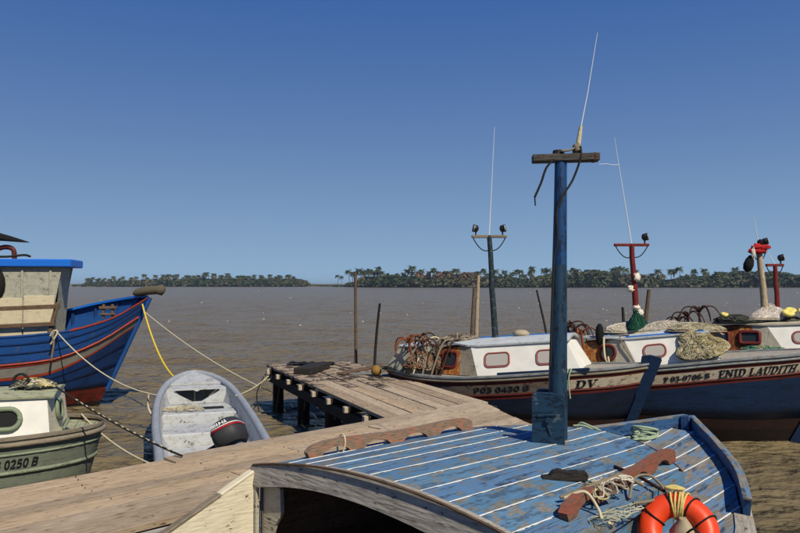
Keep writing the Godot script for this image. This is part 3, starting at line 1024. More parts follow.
func stations(c: Dictionary, n := 40) -> Array:
	var out := []
	for i in range(n + 1):
		var t := float(i) / n
		t = lerpf(t, t * t * (3 - 2 * t), 0.6)   # closer together at the ends
		out.append(lerpf(c.x0, c.x1, t))
	if c.has("blunt"):   # a rounded end needs more ribs
		out.pop_back()
		for e in [0.10, 0.05, 0.022, 0.008, 0.0]: out.append(c.x1 - e)
		out.sort()
	return out

# the same as band(), down to or between levels above the water
func level_band(st: SurfaceTool, c: Dictionary, side: float, d0: float, y0: float, y1: float, nt := 3, off := 0.0) -> void:
	var rings := []
	for x in stations(c):
		var ys: float = c.ys.call(x, side)
		var sc: float = c.sc.call(x)
		var a := d0 if d0 >= 0.0 else (ys - y0) / sc
		var e := (ys - y1) / sc
		var ring := []
		for j in range(nt + 1):
			ring.append(hull_pt(c, x, side, lerpf(a, maxf(e, a), float(j) / nt), off))
		rings.append(ring)
	loft(st, rings, false, false, true, side > 0.0)

func band(st: SurfaceTool, c: Dictionary, side: float, d0: float, d1: float, nt := 3, off := 0.0, xa := -99.0, xb := 99.0) -> void:
	var rings := []
	for x in stations_between(c, xa, xb):
		var ring := []
		for j in range(nt + 1):
			ring.append(hull_pt(c, x, side, lerpf(d0, d1, float(j) / nt), off))
		rings.append(ring)
	loft(st, rings, false, false, true, (side > 0.0) != (off < -0.02))

# strakes from d0 below the sheer down to level y1 (or to d1), each lapping over the one below
func planked(c: Dictionary, side: float, d0: float, d1: float, y1: float, n: int, m: Material, parent: Node) -> void:
	for k in n:
		var st := begin()
		var rings := []
		for x in stations(c):
			var ys: float = c.ys.call(x, side)
			var sc: float = c.sc.call(x)
			var e := d1 if d1 > 0.0 else maxf((ys - y1) / sc, d0)
			var ring := []
			for j in 4:
				ring.append(hull_pt(c, x, side, lerpf(d0, e, (k + j / 3.0) / n), 0.002 + 0.004 * j / 3.0))
			ring.append(hull_pt(c, x, side, lerpf(d0, e, (k + 1.0) / n), 0.0))
			rings.append(ring)
		loft(st, rings, false, false, true, side > 0.0, Vector2(rng.randf() * 3.0, rng.randf() * 3.0))
		part(st, "plank", m, parent)

func rubrail(st: SurfaceTool, c: Dictionary, side: float, d: float, r: float, off := 0.0, xa := -99.0, xb := 99.0, flat := 1.0) -> void:
	var pts := []
	for x in stations_between(c, xa, xb, 30):
		pts.append(hull_pt(c, x, side, d, off))
	tube(st, pts, r, 7, false, flat)

# flat cap along the sheer, w wide inward
func cap(st: SurfaceTool, c: Dictionary, side: float, w: float, h: float, xa := -99.0, xb := 99.0, over := 0.02) -> void:
	var rings := []
	for x in stations_between(c, xa, xb):
		var p := hull_pt(c, x, side, 0.0, over)
		var q := hull_pt(c, x, side, 0.0, -w)
		rings.append([p, q, q + Vector3(0, h, 0), p + Vector3(0, h, 0)])
	loft(st, rings, true, true, false, side < 0.0)

# level deck between the two sides
func decking(st: SurfaceTool, c: Dictionary, d: float, off: float, camber := 0.0, xa := -99.0, xb := 99.0) -> void:
	var rings := []
	for x in stations_between(c, xa, xb):
		var p := hull_pt(c, x, 1.0, d, off)
		var q := hull_pt(c, x, -1.0, d, off)
		var ring := []
		for j in 7:
			var t := j / 6.0
			ring.append(p.lerp(q, t) + Vector3(0, camber * 4.0 * t * (1.0 - t), 0))
		rings.append(ring)
	loft(st, rings, false, false, true, true)

func transom(st: SurfaceTool, c: Dictionary, x: float, depth: float, out: float) -> void:
	var prev := []
	for j in 9:
		var row := [hull_pt(c, x, 1.0, depth * j / 8.0), hull_pt(c, x, -1.0, depth * j / 8.0)]
		if j > 0:
			face(st, [prev[0], prev[1], row[1], row[0]], Vector3(out, 0, 0))
		prev = row

# painted letters laid on a surface: place(x, y, lift) gives the point for a spot in the text's own box
func lettering(words: String, serif: bool, width: float, height: float, lift: float, m: Material, parent: Node, place: Callable, bold := true, called := "lettering") -> MeshInstance3D:
	var f := SystemFont.new()
	f.font_names = PackedStringArray(["Droid Serif" if serif else "Droid Sans"])
	f.font_weight = 700 if bold else 400
	var tm := TextMesh.new()
	tm.text = words
	tm.font = f
	tm.font_size = 48
	tm.pixel_size = 0.01
	tm.depth = 0.1
	tm.curve_step = 2.0
	var ar := tm.get_mesh_arrays()
	var v: PackedVector3Array = ar[Mesh.ARRAY_VERTEX]
	var lo := Vector3(1e9, 1e9, 1e9)
	var hi := -lo
	for q in v:
		lo = lo.min(q); hi = hi.max(q)
	var o := PackedVector3Array()
	for q in v:
		var t := (q - lo) / (hi - lo)
		o.append(place.call(t.x * width, t.y * height, t.z * lift))
	var a2 := []
	a2.resize(Mesh.ARRAY_MAX)
	a2[Mesh.ARRAY_VERTEX] = o
	a2[Mesh.ARRAY_INDEX] = ar[Mesh.ARRAY_INDEX]
	var st := SurfaceTool.new()
	st.create_from_arrays(a2)
	st.deindex()
	return part(st, called, m, parent)

# letters on a hull's side, starting at local x = xs (reading towards +x on side +1), top edge d0 below the sheer
func hull_text(c: Dictionary, words: String, serif: bool, xs: float, width: float, height: float, d0: float, m: Material, parent: Node) -> void:
	# one piece for each word
	var parts := words.split(" ")
	var total := 0.0
	for q in parts: total += q.length()
	total += (parts.size() - 1) * 0.6
	var at := 0.0
	for q in parts:
		var x := xs + width * at / total
		lettering(q, serif, width * q.length() / total, height, 0.006, m, parent, func(tx, ty, tz):
			return hull_pt(c, x + tx, 1.0, d0 + height - ty, 0.007 + tz))
		at += q.length() + 0.6

# porthole on a sloping wall: frame and pane. o centre, ex along the wall, out its normal
func porthole(parent: Node3D, o: Vector3, ex: Vector3, out: Vector3, w: float, h: float, r: float, frame: Material, glass: Material, thick := 0.022) -> void:
	var x := ex.normalized()
	var n := (out - x * out.dot(x)).normalized()
	var xf := Transform3D(Basis(x, n.cross(x), n), o)
	var pts := []
	for q in rrect(w, h, r, 4): pts.append(xf * Vector3(q.x, q.y, thick * 0.4))
	var st := begin()
	tube(st, pts, thick, 6, true)
	var fr := part(st, "porthole_frame", frame, parent)
	var g := begin()
	prism(g, rrect(w - thick * 0.8, h - thick * 0.8, maxf(r - thick * 0.4, 0.01), 4), 0.012, xf * Transform3D(Basis(), Vector3(0, 0, 0.006)))
	part(g, "gasket", M.black, fr)
	g = begin()
	prism(g, rrect(w - thick * 1.1 - 0.024, h - thick * 1.1 - 0.024, maxf(r - 0.016, 0.01), 4), 0.012, xf * Transform3D(Basis(), Vector3(0, 0, 0.009)))
	part(g, "pane", glass, fr)

# ------------------------------------------------------------------ tall blue boat on the left
func build_trawler():
	var b := thing("fishing_boat", "tall bright blue wooden fishing boat with orange-red stripes and grey wheelhouse, far left", "boat", P(-9.41, 0.0, 14.97), 12.0)
	var c := {
		"x0": -4.2, "x1": 4.0,
		"b": func(x): return 1.38 * (1.0 - exp(-(4.0 - x) / 0.95)) * (1.0 - 0.10 * sstep(-1.0, -4.2, x)),
		"ys": func(x, s):
			var q: float = 4.0 - x
			var near := tabs([[0.0, 2.31], [0.16, 2.19], [0.6, 1.90], [1.19, 1.70], [1.6, 1.625], [2.6, 1.555], [5.0, 1.50], [8.2, 1.55]], q)
			var far := tabs([[0.0, 2.31], [0.36, 2.29], [1.2, 2.15], [2.1, 1.96], [5.0, 1.82], [8.2, 1.85]], q)
			return near if s > 0 else far,
		"yk": func(x): return -0.62 + 0.2 * sstep(2.5, 4.0, x),
		"rake": func(x, t): return -1.20 * t * sstep(-1.0, 4.0, x),
		"f": func(t): return 1.0 - 0.26 * t - 0.62 * pow(t, 4.0),
		"sc": func(x): return lerpf(1.0, 0.72, sstep(2.4, 4.0, x))}
	for s in [1.0, -1.0]:
		var st: SurfaceTool
		planked(c, s, 0.0, 0.55, 0.0, 3, M.bright if s > 0 else M.deepblue, b)
		st = begin(); band(st, c, s, 0.55, 0.61, 1, 0.012); part(st, "stripe", M.orangered, b)
		st = begin(); band(st, c, s, 0.61, 0.81, 2); part(st, "grey_strake", M.stonegrey, b)
		st = begin(); band(st, c, s, 0.81, 0.87, 1, 0.010); part(st, "stripe", M.orangered, b)
		planked(c, s, 0.87, -1.0, 0.40, 3, M.deepblue, b)
		st = begin(); level_band(st, c, s, -1.0, 0.40, 0.10, 3); part(st, "bottom", M.redbottom, b)
		st = begin(); level_band(st, c, s, -1.0, 0.10, -0.62, 5); part(st, "bottom", M.antifoul, b)
		st = begin(); band(st, c, s, 0.0, 0.62, 4, -0.05, -4.2, 3.75); part(st, "bulwark_lining", M.bright, b)
		st = begin(); rubrail(st, c, s, 0.55, 0.022, 0.015, -4.2, 3.96); part(st, "rubbing_strake", M.orangered, b)
	var st := begin(); cap(st, c, 1.0, 0.09, 0.035, 2.62, 3.97); part(st, "capping", M.orangered, b)
	st = begin(); cap(st, c, 1.0, 0.09, 0.03, -4.2, 2.62); part(st, "capping", M.bright, b)
	st = begin(); cap(st, c, -1.0, 0.20, 0.05, -4.2, 3.97); part(st, "capping", M.roofbright, b)
	st = begin(); transom(st, c, -4.2, 3.9, -1.0); part(st, "transom", M.deepblue, b)
	st = begin(); decking(st, c, 0.60, -0.05, 0.03, -4.2, 3.7); part(st, "deck", M.greywood, b)
	for k in 6:   # ribs inside the far bulwark
		var x := 3.25 - k * 0.52
		var p := hull_pt(c, x, -1.0, 0.0, -0.09)
		st = begin()
		cbox(st, Transform3D(Basis(), p + Vector3(0, -0.24, 0)), Vector3(0.07, 0.46, 0.07), 0.008)
		part(st, "rib", M.deepblue, b)
	# stem post
	st = begin()
	var stem := []
	for j in 10: stem.append(hull_pt(c, 4.0, 1.0, 2.75 * j / 9.0) * Vector3(1, 1, 0) + Vector3(0.02, 0, 0))
	tube(st, stem, 0.05, 8)
	part(st, "stem", M.bright, b)
	# bitts just inside the bow
	st = begin()
	for s in [-0.09, 0.09]: cbox(st, Transform3D(Basis(), Vector3(3.18 + s, 2.02, 0.16)), Vector3(0.055, 0.30, 0.06), 0.008)
	cbox(st, Transform3D(Basis(), Vector3(3.18, 2.10, 0.20)), Vector3(0.36, 0.06, 0.05), 0.008)
	cbox(st, Transform3D(Basis(), Vector3(3.18, 1.96, 0.20)), Vector3(0.32, 0.04, 0.05), 0.008)
	part(st, "bitts", M.brownwood, b)
	# wheelhouse
	var wx := Transform3D(Basis(), Vector3(0, 0, 0.50))
	st = begin()
	prism(st, PackedVector2Array([Vector2(-3.4, 1.0), Vector2(2.18, 1.0), Vector2(2.20, 2.2), Vector2(2.34, 2.965), Vector2(-3.4, 2.965)]), 0.05, wx)
	var wall := part(st, "wheelhouse_side", M.wallgrey, b)
	for x in [1.58, 2.12, 0.4]:
		st = begin()
		cbox(st, Transform3D(Basis(), Vector3(x, 2.62, 0.535)), Vector3(0.05, 0.62, 0.03), 0.006)
		part(st, "batten", M.wallgrey, wall)
	for q in [[-1.0, 1.60], [1.615, 2.21]]:
		st = begin()
		cbox(st, Transform3D(Basis(), Vector3((q[0] + q[1]) / 2, 1.80 + (0.02 if q[1] > 2 else 0.0), 0.545)), Vector3(q[1] - q[0] - 0.012, 1.04 + (0.05 if q[1] > 2 else 0.0), 0.035), 0.006)
		part(st, "side_panel", M.wallcream, wall)
	st = begin()
	prism(st, PackedVector2Array([Vector2(-3.4, 1.0), Vector2(2.18, 1.0), Vector2(2.20, 2.2), Vector2(2.34, 2.965), Vector2(-3.4, 2.965)]), 0.05, Transform3D(Basis(), Vector3(0, 0, -0.42)))
	part(st, "wheelhouse_side", M.wallgrey, b)
	st = begin()
	face(st, [Vector3(2.15, 1.0, 0.48), Vector3(2.15, 1.0, -0.40), Vector3(2.30, 2.96, -0.40), Vector3(2.30, 2.96, 0.48)], Vector3(1, 0, 0))
	part(st, "wheelhouse_front", M.wallgrey, b)
	st = begin()
	face(st, [Vector3(-3.38, 1.0, 0.48), Vector3(-3.38, 1.0, -0.40), Vector3(-3.38, 2.96, -0.40), Vector3(-3.38, 2.96, 0.48)], Vector3(-1, 0, 0))
	part(st, "wheelhouse_back", M.wallgrey, b)
	st = begin()
	cbox(st, Transform3D(Basis(), Vector3(-0.82, 3.035, 0.06)), Vector3(6.7, 0.165, 1.15), 0.02)
	part(st, "wheelhouse_roof", M.roofbright, b)
	# bits on the roof edge
	st = begin()
	tube(st, smooth_path([Vector3(0.9, 3.17, 0.55), Vector3(1.3, 3.16, 0.6), Vector3(1.6, 3.2, 0.5), Vector3(1.75, 3.17, 0.62)], 4), 0.025, 5)
	part(st, "roof_rope", M.ropedark, b)
	# wooden rail along the near side
	for q in [[1.12, 1.16, M.mastblue, 1.33, 2.22], [2.18, 2.36, M.brownwood, 1.50, 2.24]]:
		st = begin()
		cbox(st, at_dir(Vector3((q[0] + q[1]) / 2, (q[3] + q[4]) / 2, 0.92), Vector3(q[1] - q[0], q[4] - q[3], 0), Vector3(0, 0, 1)), Vector3(q[4] - q[3], 0.06, 0.08), 0.008)
		part(st, "rail_post", q[2], b)
	for y in [2.13, 1.78]:
		st = begin()
		cbox(st, at_dir(Vector3(1.72, y, 0.98), Vector3(1, 0.04, 0)), Vector3(1.20, 0.085, 0.04), 0.008, Vector2(y, y))
		part(st, "rail_board", M.brownwood, b)
	# things on and around it
	st = begin()
	var t2 := []
	for k in 24: t2.append(Vector3(cos(TAU * k / 24) * 0.40, sin(TAU * k / 24) * 0.40, 0))
	tube(st, t2, 0.085, 10, true)
	solo(st, "tyre", M.tyre, "old black tyre hanging on the grey wheelhouse wall", "tyre", P(-8.52, 2.60, 14.66))
	var hood := thing("hooded_fitting", "black pointed hood on a bent red pipe on the blue wheelhouse roof", "fitting", P(-8.28, 3.118, 14.9))
	st = begin()
	var rings := []
	for q in [[-0.6, 0.30, 0.22, 0.42], [-0.2, 0.24, 0.16, 0.44], [0.15, 0.17, 0.10, 0.40], [0.42, 0.10, 0.05, 0.365], [0.60, 0.02, 0.01, 0.345]]:
		var ring := []
		for k in 10: ring.append(Vector3(q[0], q[3] + sin(TAU * k / 10) * q[2] * (1.0 if sin(TAU * k / 10) > 0 else 0.3), cos(TAU * k / 10) * q[1]))
		rings.append(ring)
	loft(st, rings)
	part(st, "hood", M.blackcloth, hood)
	st = begin()
	tube(st, smooth_path([Vector3(-0.1, 0.0, 0), Vector3(-0.08, 0.18, 0), Vector3(0.10, 0.25, 0), Vector3(0.27, 0.20, 0), Vector3(0.30, 0.0, 0)], 5), 0.05, 8)
	part(st, "pipe", M.redbottom, hood)
	st = begin()
	cbox(st, Transform3D(Basis(), Vector3(-0.22, 0.15, 0)), Vector3(0.3, 0.3, 0.25), 0.03)
	part(st, "base_box", M.orangeiron, hood)
	st = begin()
	var roll := []
	for q in [[-0.36, 0.02, 0.05], [-0.28, 0.04, 0.085], [-0.05, 0.09, 0.10], [0.16, 0.10, 0.11], [0.27, 0.10, 0.125], [0.33, 0.09, 0.06]]: roll.append(Vector3(q[0], q[1], 0))
	tube(st, roll, [0.04, 0.085, 0.10, 0.095, 0.125, 0.05], 9)
	solo(st, "rolled_net", M.netroll, "grey-brown roll of net lashed over the blue boat's stem head", "net", P(-5.48, 2.375, 15.78))

# ------------------------------------------------------------------ green boat, lower left
func build_green_boat():
	var b := thing("cabin_boat", "pale green wooden boat with white low cabin beside the walkway, lower left", "boat", P(-6.0, 0.0, 8.1), 18.0)
	var c := {
		"x0": -2.6, "x1": 2.5,
		"b": func(x): return 0.82 * pow(maxf(0.0, 1.0 - pow(maxf(0.0, (x + 0.6) / 3.1), 5.0)), 0.5) * (1.0 - 0.08 * sstep(-0.5, -2.6, x)),
		"ys": func(x, _s): return 0.86 + 0.05 * sstep(0.0, 2.5, x),
		"blunt": true,
		"yk": func(x): return -0.35 + 0.12 * sstep(1.5, 2.5, x),
		"rake": func(x, t): return -0.30 * t * sstep(0.5, 2.5, x),
		"f": func(t): return 1.0 - 0.08 * t - 0.65 * pow(t, 5.0),
		"sc": func(_x): return 1.0}
	for s in [1.0, -1.0]:
		var st := begin(); band(st, c, s, 0.0, 0.50, 4); part(st, "upper_strake", M.greenhull, b)
		st = begin(); band(st, c, s, 0.50, 1.4, 5); part(st, "lower_strake", M.greenhull, b)
		st = begin(); rubrail(st, c, s, 0.05, 0.045, 0.01, -2.6, 2.5, 0.7); part(st, "rubbing_strake", M.rubwood, b)
		st = begin(); rubrail(st, c, s, 0.36, 0.022, 0.008, -2.6, 2.5); part(st, "chine_rail", M.greenrail, b)
		st = begin(); rubrail(st, c, s, 0.16, 0.014, 0.004, -2.6, 2.5); part(st, "upper_rail", M.greenrail, b)
		st = begin(); cap(st, c, s, 0.07, 0.03, -2.6, 2.5); part(st, "capping", M.rubwood, b)
	var st := begin(); transom(st, c, -2.6, 1.3, -1.0); part(st, "transom", M.greenhull, b)
	# deck boards run across the end
	for k in 7:
		var xa := 1.75 + k * 0.105
		st = begin()
		decking2(st, c, xa, minf(xa + 0.098, 2.47), 0.875, -0.065)
		part(st, "deck_board", M.greendeck, b)
	for k in 22:
		var xa := -2.55 + k * 0.195
		st = begin()
		decking2(st, c, xa, xa + 0.188, 0.868, -0.065)
		part(st, "deck_board", M.greendeck, b)
	# cabin
	var bot := [Vector3(1.97, 0.86, 0.55), Vector3(2.03, 0.88, -0.50), Vector3(-2.0, 0.86, -0.55), Vector3(-2.0, 0.86, 0.55)]
	var top := [Vector3(1.92, 1.315, 0.45), Vector3(1.99, 1.315, -0.42), Vector3(-1.9, 1.30, -0.45), Vector3(-1.9, 1.30, 0.45)]
	for k in 4:
		var k2 := (k + 1) % 4
		st = begin()
		face(st, [bot[k2], bot[k], top[k], top[k2]], (bot[k] + bot[k2]) * Vector3(1, 0, 1))
		part(st, "cabin_wall", M.cream if k == 0 else M.white, b)
	var out := Vector3(0, 0.2, 1.0)
	porthole(b, Vector3(1.45, 1.09, 0.515), Vector3(1, 0, 0), out, 0.42, 0.225, 0.11, M.olive, M.greyglass, 0.030)
	porthole(b, Vector3(0.15, 1.09, 0.515), Vector3(1, 0, 0), out, 0.42, 0.225, 0.11, M.olive, M.greyglass, 0.030)
	porthole(b, Vector3(1.985, 1.10, 0.0), Vector3(0.06, 0, -1), Vector3(1, 0.1, 0.06), 0.26, 0.22, 0.10, M.olive, M.darkglass, 0.028)
	for k in 8:   # roof boards
		var z0 := -0.47 + k * 0.1205
		st = begin()
		var y0 := 1.335 + 0.03 * (1.0 - pow(z0 / 0.47, 2))
		var y1 := 1.335 + 0.03 * (1.0 - pow((z0 + 0.114) / 0.47, 2))
		slab(st, [Vector3(-1.95, y0, z0), Vector3(2.0, y0, z0), Vector3(2.0, y1, z0 + 0.114), Vector3(-1.95, y1, z0 + 0.114)], 0.03, 0.004, Vector3(1, 0, 0), Vector2(k * 0.37, k * 0.21))
		part(st, "roof_board", M.greendeck, b)
	hull_text(c, "P03 0250 B", false, 1.37, 0.55, 0.098, 0.21, M.ink, b)
	# weathered white quarter rail behind the cabin's end
	st = begin()
	tube(st, smooth_path([Vector3(2.05, 0.92, 0.10), Vector3(2.12, 1.02, 0.25), Vector3(2.10, 0.94, 0.48)], 5), 0.018, 6)
	part(st, "hand_rail", M.olive, b)
	# tangle of line on the roof corner
	strands("rope_tangle", "tangled mooring line on the green boat's cabin roof corner", "rope", b.to_global(Vector3(1.72, 1.365, 0.05)), Vector3(0.24, 0.10, 0.20), 26, 0.009, [Color(0.18, 0.18, 0.12), Color(0.45, 0.42, 0.30), Color(0.08, 0.08, 0.07), Color(0.36, 0.28, 0.08)], 9, 0.09)
	st = begin()
	var lp := []
	for k in 14: lp.append(Vector3(cos(TAU * k / 14) * 0.09, 0.10 + sin(TAU * k / 14) * 0.085, 0))
	tube(st, lp, 0.016, 6, true)
	solo(st, "iron_ring", M.ropedark, "dark iron ring in the rope tangle on the green boat's roof", "ring", b.to_global(Vector3(1.60, 1.365, 0.14)))

func decking2(st: SurfaceTool, c: Dictionary, xa: float, xb: float, y: float, off: float) -> void:
	var pa := hull_pt(c, xa, 1.0, 0.0, off)
	var pb := hull_pt(c, xb, 1.0, 0.0, off)
	var za := maxf(pa.z, 0.02)
	var zb := maxf(pb.z, 0.02)
	slab(st, [Vector3(xa, y, za), Vector3(xa, y, -za), Vector3(xb, y, -zb), Vector3(xb, y, zb)], 0.02, 0.003, Vector3(0, 0, 1), Vector2(xa * 3.1, xa))

# ------------------------------------------------------------------ strands: tangles of rope and net with real threads
func uneven(x: float, z: float) -> float:
	var a := atan2(z, x)
	return 1.0 + 0.14 * sin(3.0 * a + 1.0) + 0.09 * sin(5.0 * a + 2.4)

func strands(called: String, label: String, category: String, at: Vector3, size: Vector3, n: int, r: float, colors: Array, steps := 12, pace := 0.06, core: Material = null, shape = null, turn := 0.0) -> Node3D:
	var o := thing(called, label, category, at, turn)
	var dome := func(x: float, z: float) -> float: return sqrt(maxf(0.0, 1.0 - x * x - z * z))
	var hgt = shape if shape != null else dome
	if core:
		var rows := []
		for i in 15:
			var row := []
			for j in 15:
				var x := -1.0 + i / 7.0
				var z := -1.0 + j / 7.0
				# square to disc
				var dx := x * sqrt(1.0 - z * z / 2.0)
				var dz := z * sqrt(1.0 - x * x / 2.0)
				var k := uneven(dx, dz)
				row.append(Vector3(dx * size.x * k, maxf(hgt.call(dx, dz), 0.0) * size.y * 0.85 * rng.randf_range(0.85, 1.08), dz * size.z * k))
			rows.append(row)
		var cs := begin()
		loft(cs, rows, false, false, true)
		part(cs, "heap", core, o)
	var st := begin()
	for k in n:
		var a := rng.randf() * TAU
		var q := sqrt(rng.randf()) * 0.92
		var p := Vector2(cos(a) * q, sin(a) * q)
		var dir := rng.randf() * TAU
		var curl := rng.randf_range(-1.1, 1.1)
		var lift := rng.randf_range(0.75, 1.06)
		var pts := []
		for i in steps:
			var hh: float = maxf(hgt.call(p.x, p.y), 0.0)
			var k2 := uneven(p.x, p.y)
			pts.append(Vector3(p.x * size.x * k2, hh * size.y * lift + r + rng.randf_range(0.0, r * 1.5), p.y * size.z * k2))
			dir += curl * 0.35 + rng.randf_range(-0.5, 0.5)
			p += Vector2(cos(dir) * pace / size.x, sin(dir) * pace / size.z)
			if p.length() > 0.97:
				p = p.normalized() * rng.randf_range(0.90, 0.99)
				dir = (-p).angle() + rng.randf_range(-1.2, 1.2)
		var cl: Color = colors[rng.randi() % colors.size()]
		st.set_color(cl * rng.randf_range(0.8, 1.2))
		tube(st, smooth_path(pts, 2) if r > 0.0045 else pts, r, 4 if r < 0.007 else 5)
	part(st, "strands", M.strand, o)
	return o

# ------------------------------------------------------------------ grey skiff with outboard engine
func build_skiff():
	var b := thing("open_skiff", "open pale grey fibreglass skiff lying between walkway and jetty branch", "skiff", P(-3.08, 0.0, 11.35), 108.7)
	var c := {
		"x0": -3.0, "x1": 3.0,
		"b": func(x): return 0.735 * pow(maxf(0.0, 1.0 - pow(maxf(0.0, (x + 0.6) / 3.6), 3.6)), 0.55) * (1.0 - 0.06 * sstep(-0.5, -3.0, x)),
		"ys": func(x, _s): return tabs([[-3.0, 0.52], [-1.0, 0.53], [1.0, 0.60], [2.2, 0.74], [3.0, 0.86]], x),
		"yk": func(x): return -0.22 + 0.18 * sstep(1.4, 3.0, x),
		"rake": func(x, t): return -0.55 * t * sstep(0.8, 3.0, x),
		"f": func(t): return 1.0 - 0.16 * t - 0.70 * pow(t, 4.0),
		"sc": func(_x): return 1.0}
	for s in [1.0, -1.0]:
		var st := begin(); band(st, c, s, 0.0, 1.2, 8); part(st, "hull_side", M.gelcoat, b)
		st = begin(); band(st, c, s, 0.02, 0.56, 5, -0.07, -2.95, 2.72); part(st, "inner_side", M.gelcoat, b)
	var g := []
	for x in stations(c): g.append(hull_pt(c, x, 1.0, 0.0, -0.02))
	for x in [2.98, 2.99]: g.insert(g.size() - 1, hull_pt(c, x, 1.0, 0.0, -0.02))
	var g2 := g.duplicate(); g2.reverse()
	g.pop_back()
	for q in g2: g.append(q * Vector3(1, 1, -1))
	var st := begin()
	tube(st, g, 0.062, 8)
	part(st, "gunwale", M.gunwale, b)
	st = begin(); transom(st, c, -3.0, 0.74, -1.0); part(st, "transom", M.gelcoat, b)
	# inner floor
	st = begin()
	var rows := []
	for i in 21:
		var x := -2.95 + i * 0.25
		var z: float = maxf(c.b.call(x) * 0.86 - 0.02, 0.02)
		rows.append([Vector3(x, 0.09, z), Vector3(x, 0.07, 0), Vector3(x, 0.09, -z)])
	loft(st, rows, false, false, true, true)
	part(st, "floor", M.gelcoat, b)
	# two steps: forward platform and a lower bench
	for q in [[0.95, 1.95, 0.42, "fore_platform"], [0.02, 0.95, 0.27, "bench"]]:
		st = begin()
		var poly := []
		for x in [q[0], lerpf(q[0], q[1], 0.5), q[1]]: poly.append(Vector3(x, q[2], c.b.call(x) * 0.93 - 0.055))
		for x in [q[1], lerpf(q[0], q[1], 0.5), q[0]]: poly.append(Vector3(x, q[2], -(c.b.call(x) * 0.93 - 0.055)))
		slab(st, poly, q[2] - 0.075, 0.02, Vector3(1, 0, 0))
		part(st, q[3], M.gelcoat, b)
	# locker bulkhead under the foredeck, with a slot and a wedge-shaped hatch hole
	var face_x := 1.98
	var hw: float = c.b.call(face_x) - 0.075
	var y0 := 0.42
	var y1 := 0.70
	st = begin()
	var bx := Transform3D(Basis(Vector3(0, 0, 1), Vector3.UP, Vector3(-1, 0, 0)), Vector3(face_x, 0, 0))
	prism(st, PackedVector2Array([Vector2(-hw, y0), Vector2(0.02, y0), Vector2(0.02, y0 + 0.04), Vector2(-0.08, y0 + 0.04), Vector2(-0.40, y1 - 0.06), Vector2(-0.40, y1), Vector2(-hw, y1)]), 0.03, bx)
	prism(st, PackedVector2Array([Vector2(hw, y0), Vector2(0.02, y0), Vector2(0.02, y0 + 0.04), Vector2(0.08, y0 + 0.04), Vector2(0.40, y1 - 0.06), Vector2(0.40, y1), Vector2(hw, y1)]), 0.03, bx)
	prism(st, PackedVector2Array([Vector2(-0.40, y1 - 0.03), Vector2(-0.06, y1 - 0.03), Vector2(0.0, y1 - 0.06), Vector2(0.06, y1 - 0.03), Vector2(0.40, y1 - 0.03), Vector2(0.40, y1), Vector2(-0.40, y1)]), 0.028, bx)
	part(st, "bulkhead", M.gelcoat, b)
	st = begin()
	var fd := []
	for i in 8:
		var x := 2.28 + i * 0.098
		var z: float = maxf(c.b.call(x) - 0.03, 0.01)
		var y: float = c.ys.call(x, 1.0)
		fd.append([Vector3(x, y, z), Vector3(x, y + 0.03, 0), Vector3(x, y, -z), Vector3(x, y - 0.03, -z), Vector3(x, y - 0.03, z)])
	loft(st, fd, true, true, false, true)
	part(st, "foredeck", M.gelcoat, b)
	st = begin()   # shelf behind the bulkhead, leaves a dark slot under the foredeck
	slab(st, [Vector3(1.995, y1, hw), Vector3(2.26, y1 + 0.02, hw * 0.80), Vector3(2.26, y1 + 0.02, -hw * 0.80), Vector3(1.995, y1, -hw)], 0.02, 0.003, Vector3(0, 0, 1))
	part(st, "shelf", M.gelcoat, b)
	# hatch hole in the platform's front
	st = begin()
	cbox(st, Transform3D(Basis(), Vector3(1.42, 0.423, 0.22)), Vector3(0.22, 0.012, 0.42), 0.004)
	part(st, "hatch_lid", M.black, b)
	st = begin()   # inner coaming tubes seen on the right
	tube(st, smooth_path([hull_pt(c, -1.9, 1.0, 0.22, -0.12), hull_pt(c, -0.5, 1.0, 0.24, -0.13), hull_pt(c, 0.8, 1.0, 0.2, -0.12)], 5), 0.022, 6)
	part(st, "grab_rail", M.gunwale, b)
	# outboard engine
	var e := thing("outboard_engine", "black and grey outboard engine with red and white stripes, tilted on the skiff's stern", "engine", b.to_global(Vector3(-2.98, 0.52, 0.25)), 108.7 - 14.0)
	e.scale = Vector3.ONE * 0.90
	var tilt := Transform3D(Basis.from_euler(Vector3(deg_to_rad(-26.0), 0, deg_to_rad(-20.0))), Vector3(0, 0, 0))
	var ring := func(y: float, lx: float, lz: float, ox: float, sq: float) -> Array:
		var out := []
		for k in 20:
			var a := TAU * k / 20
			var ca := cos(a)
			var sa := sin(a)
			out.append(tilt * Vector3(ox + signf(ca) * pow(absf(ca), sq) * lx, y, signf(sa) * pow(absf(sa), sq) * lz))
		return out
	st = begin()
	loft(st, [ring.call(0.20, 0.24, 0.17, -0.08, 0.7), ring.call(0.26, 0.29, 0.205, -0.08, 0.65), ring.call(0.36, 0.30, 0.21, -0.08, 0.65), ring.call(0.46, 0.285, 0.20, -0.07, 0.7), ring.call(0.53, 0.24, 0.165, -0.05, 0.75), ring.call(0.565, 0.15, 0.10, -0.03, 0.9)], true, true, true, true)
	var cowl := part(st, "cowl", M.cowl, e)
	st = begin()
	loft(st, [ring.call(0.400, 0.303, 0.213, -0.078, 0.65), ring.call(0.425, 0.298, 0.209, -0.075, 0.66)], true, false, true, true)
	part(st, "red_stripe", M.decal_red, cowl)
	st = begin()
	loft(st, [ring.call(0.432, 0.296, 0.207, -0.074, 0.66), ring.call(0.442, 0.294, 0.206, -0.073, 0.66)], true, false, true, true)
	part(st, "white_stripe", M.decal_white, cowl)
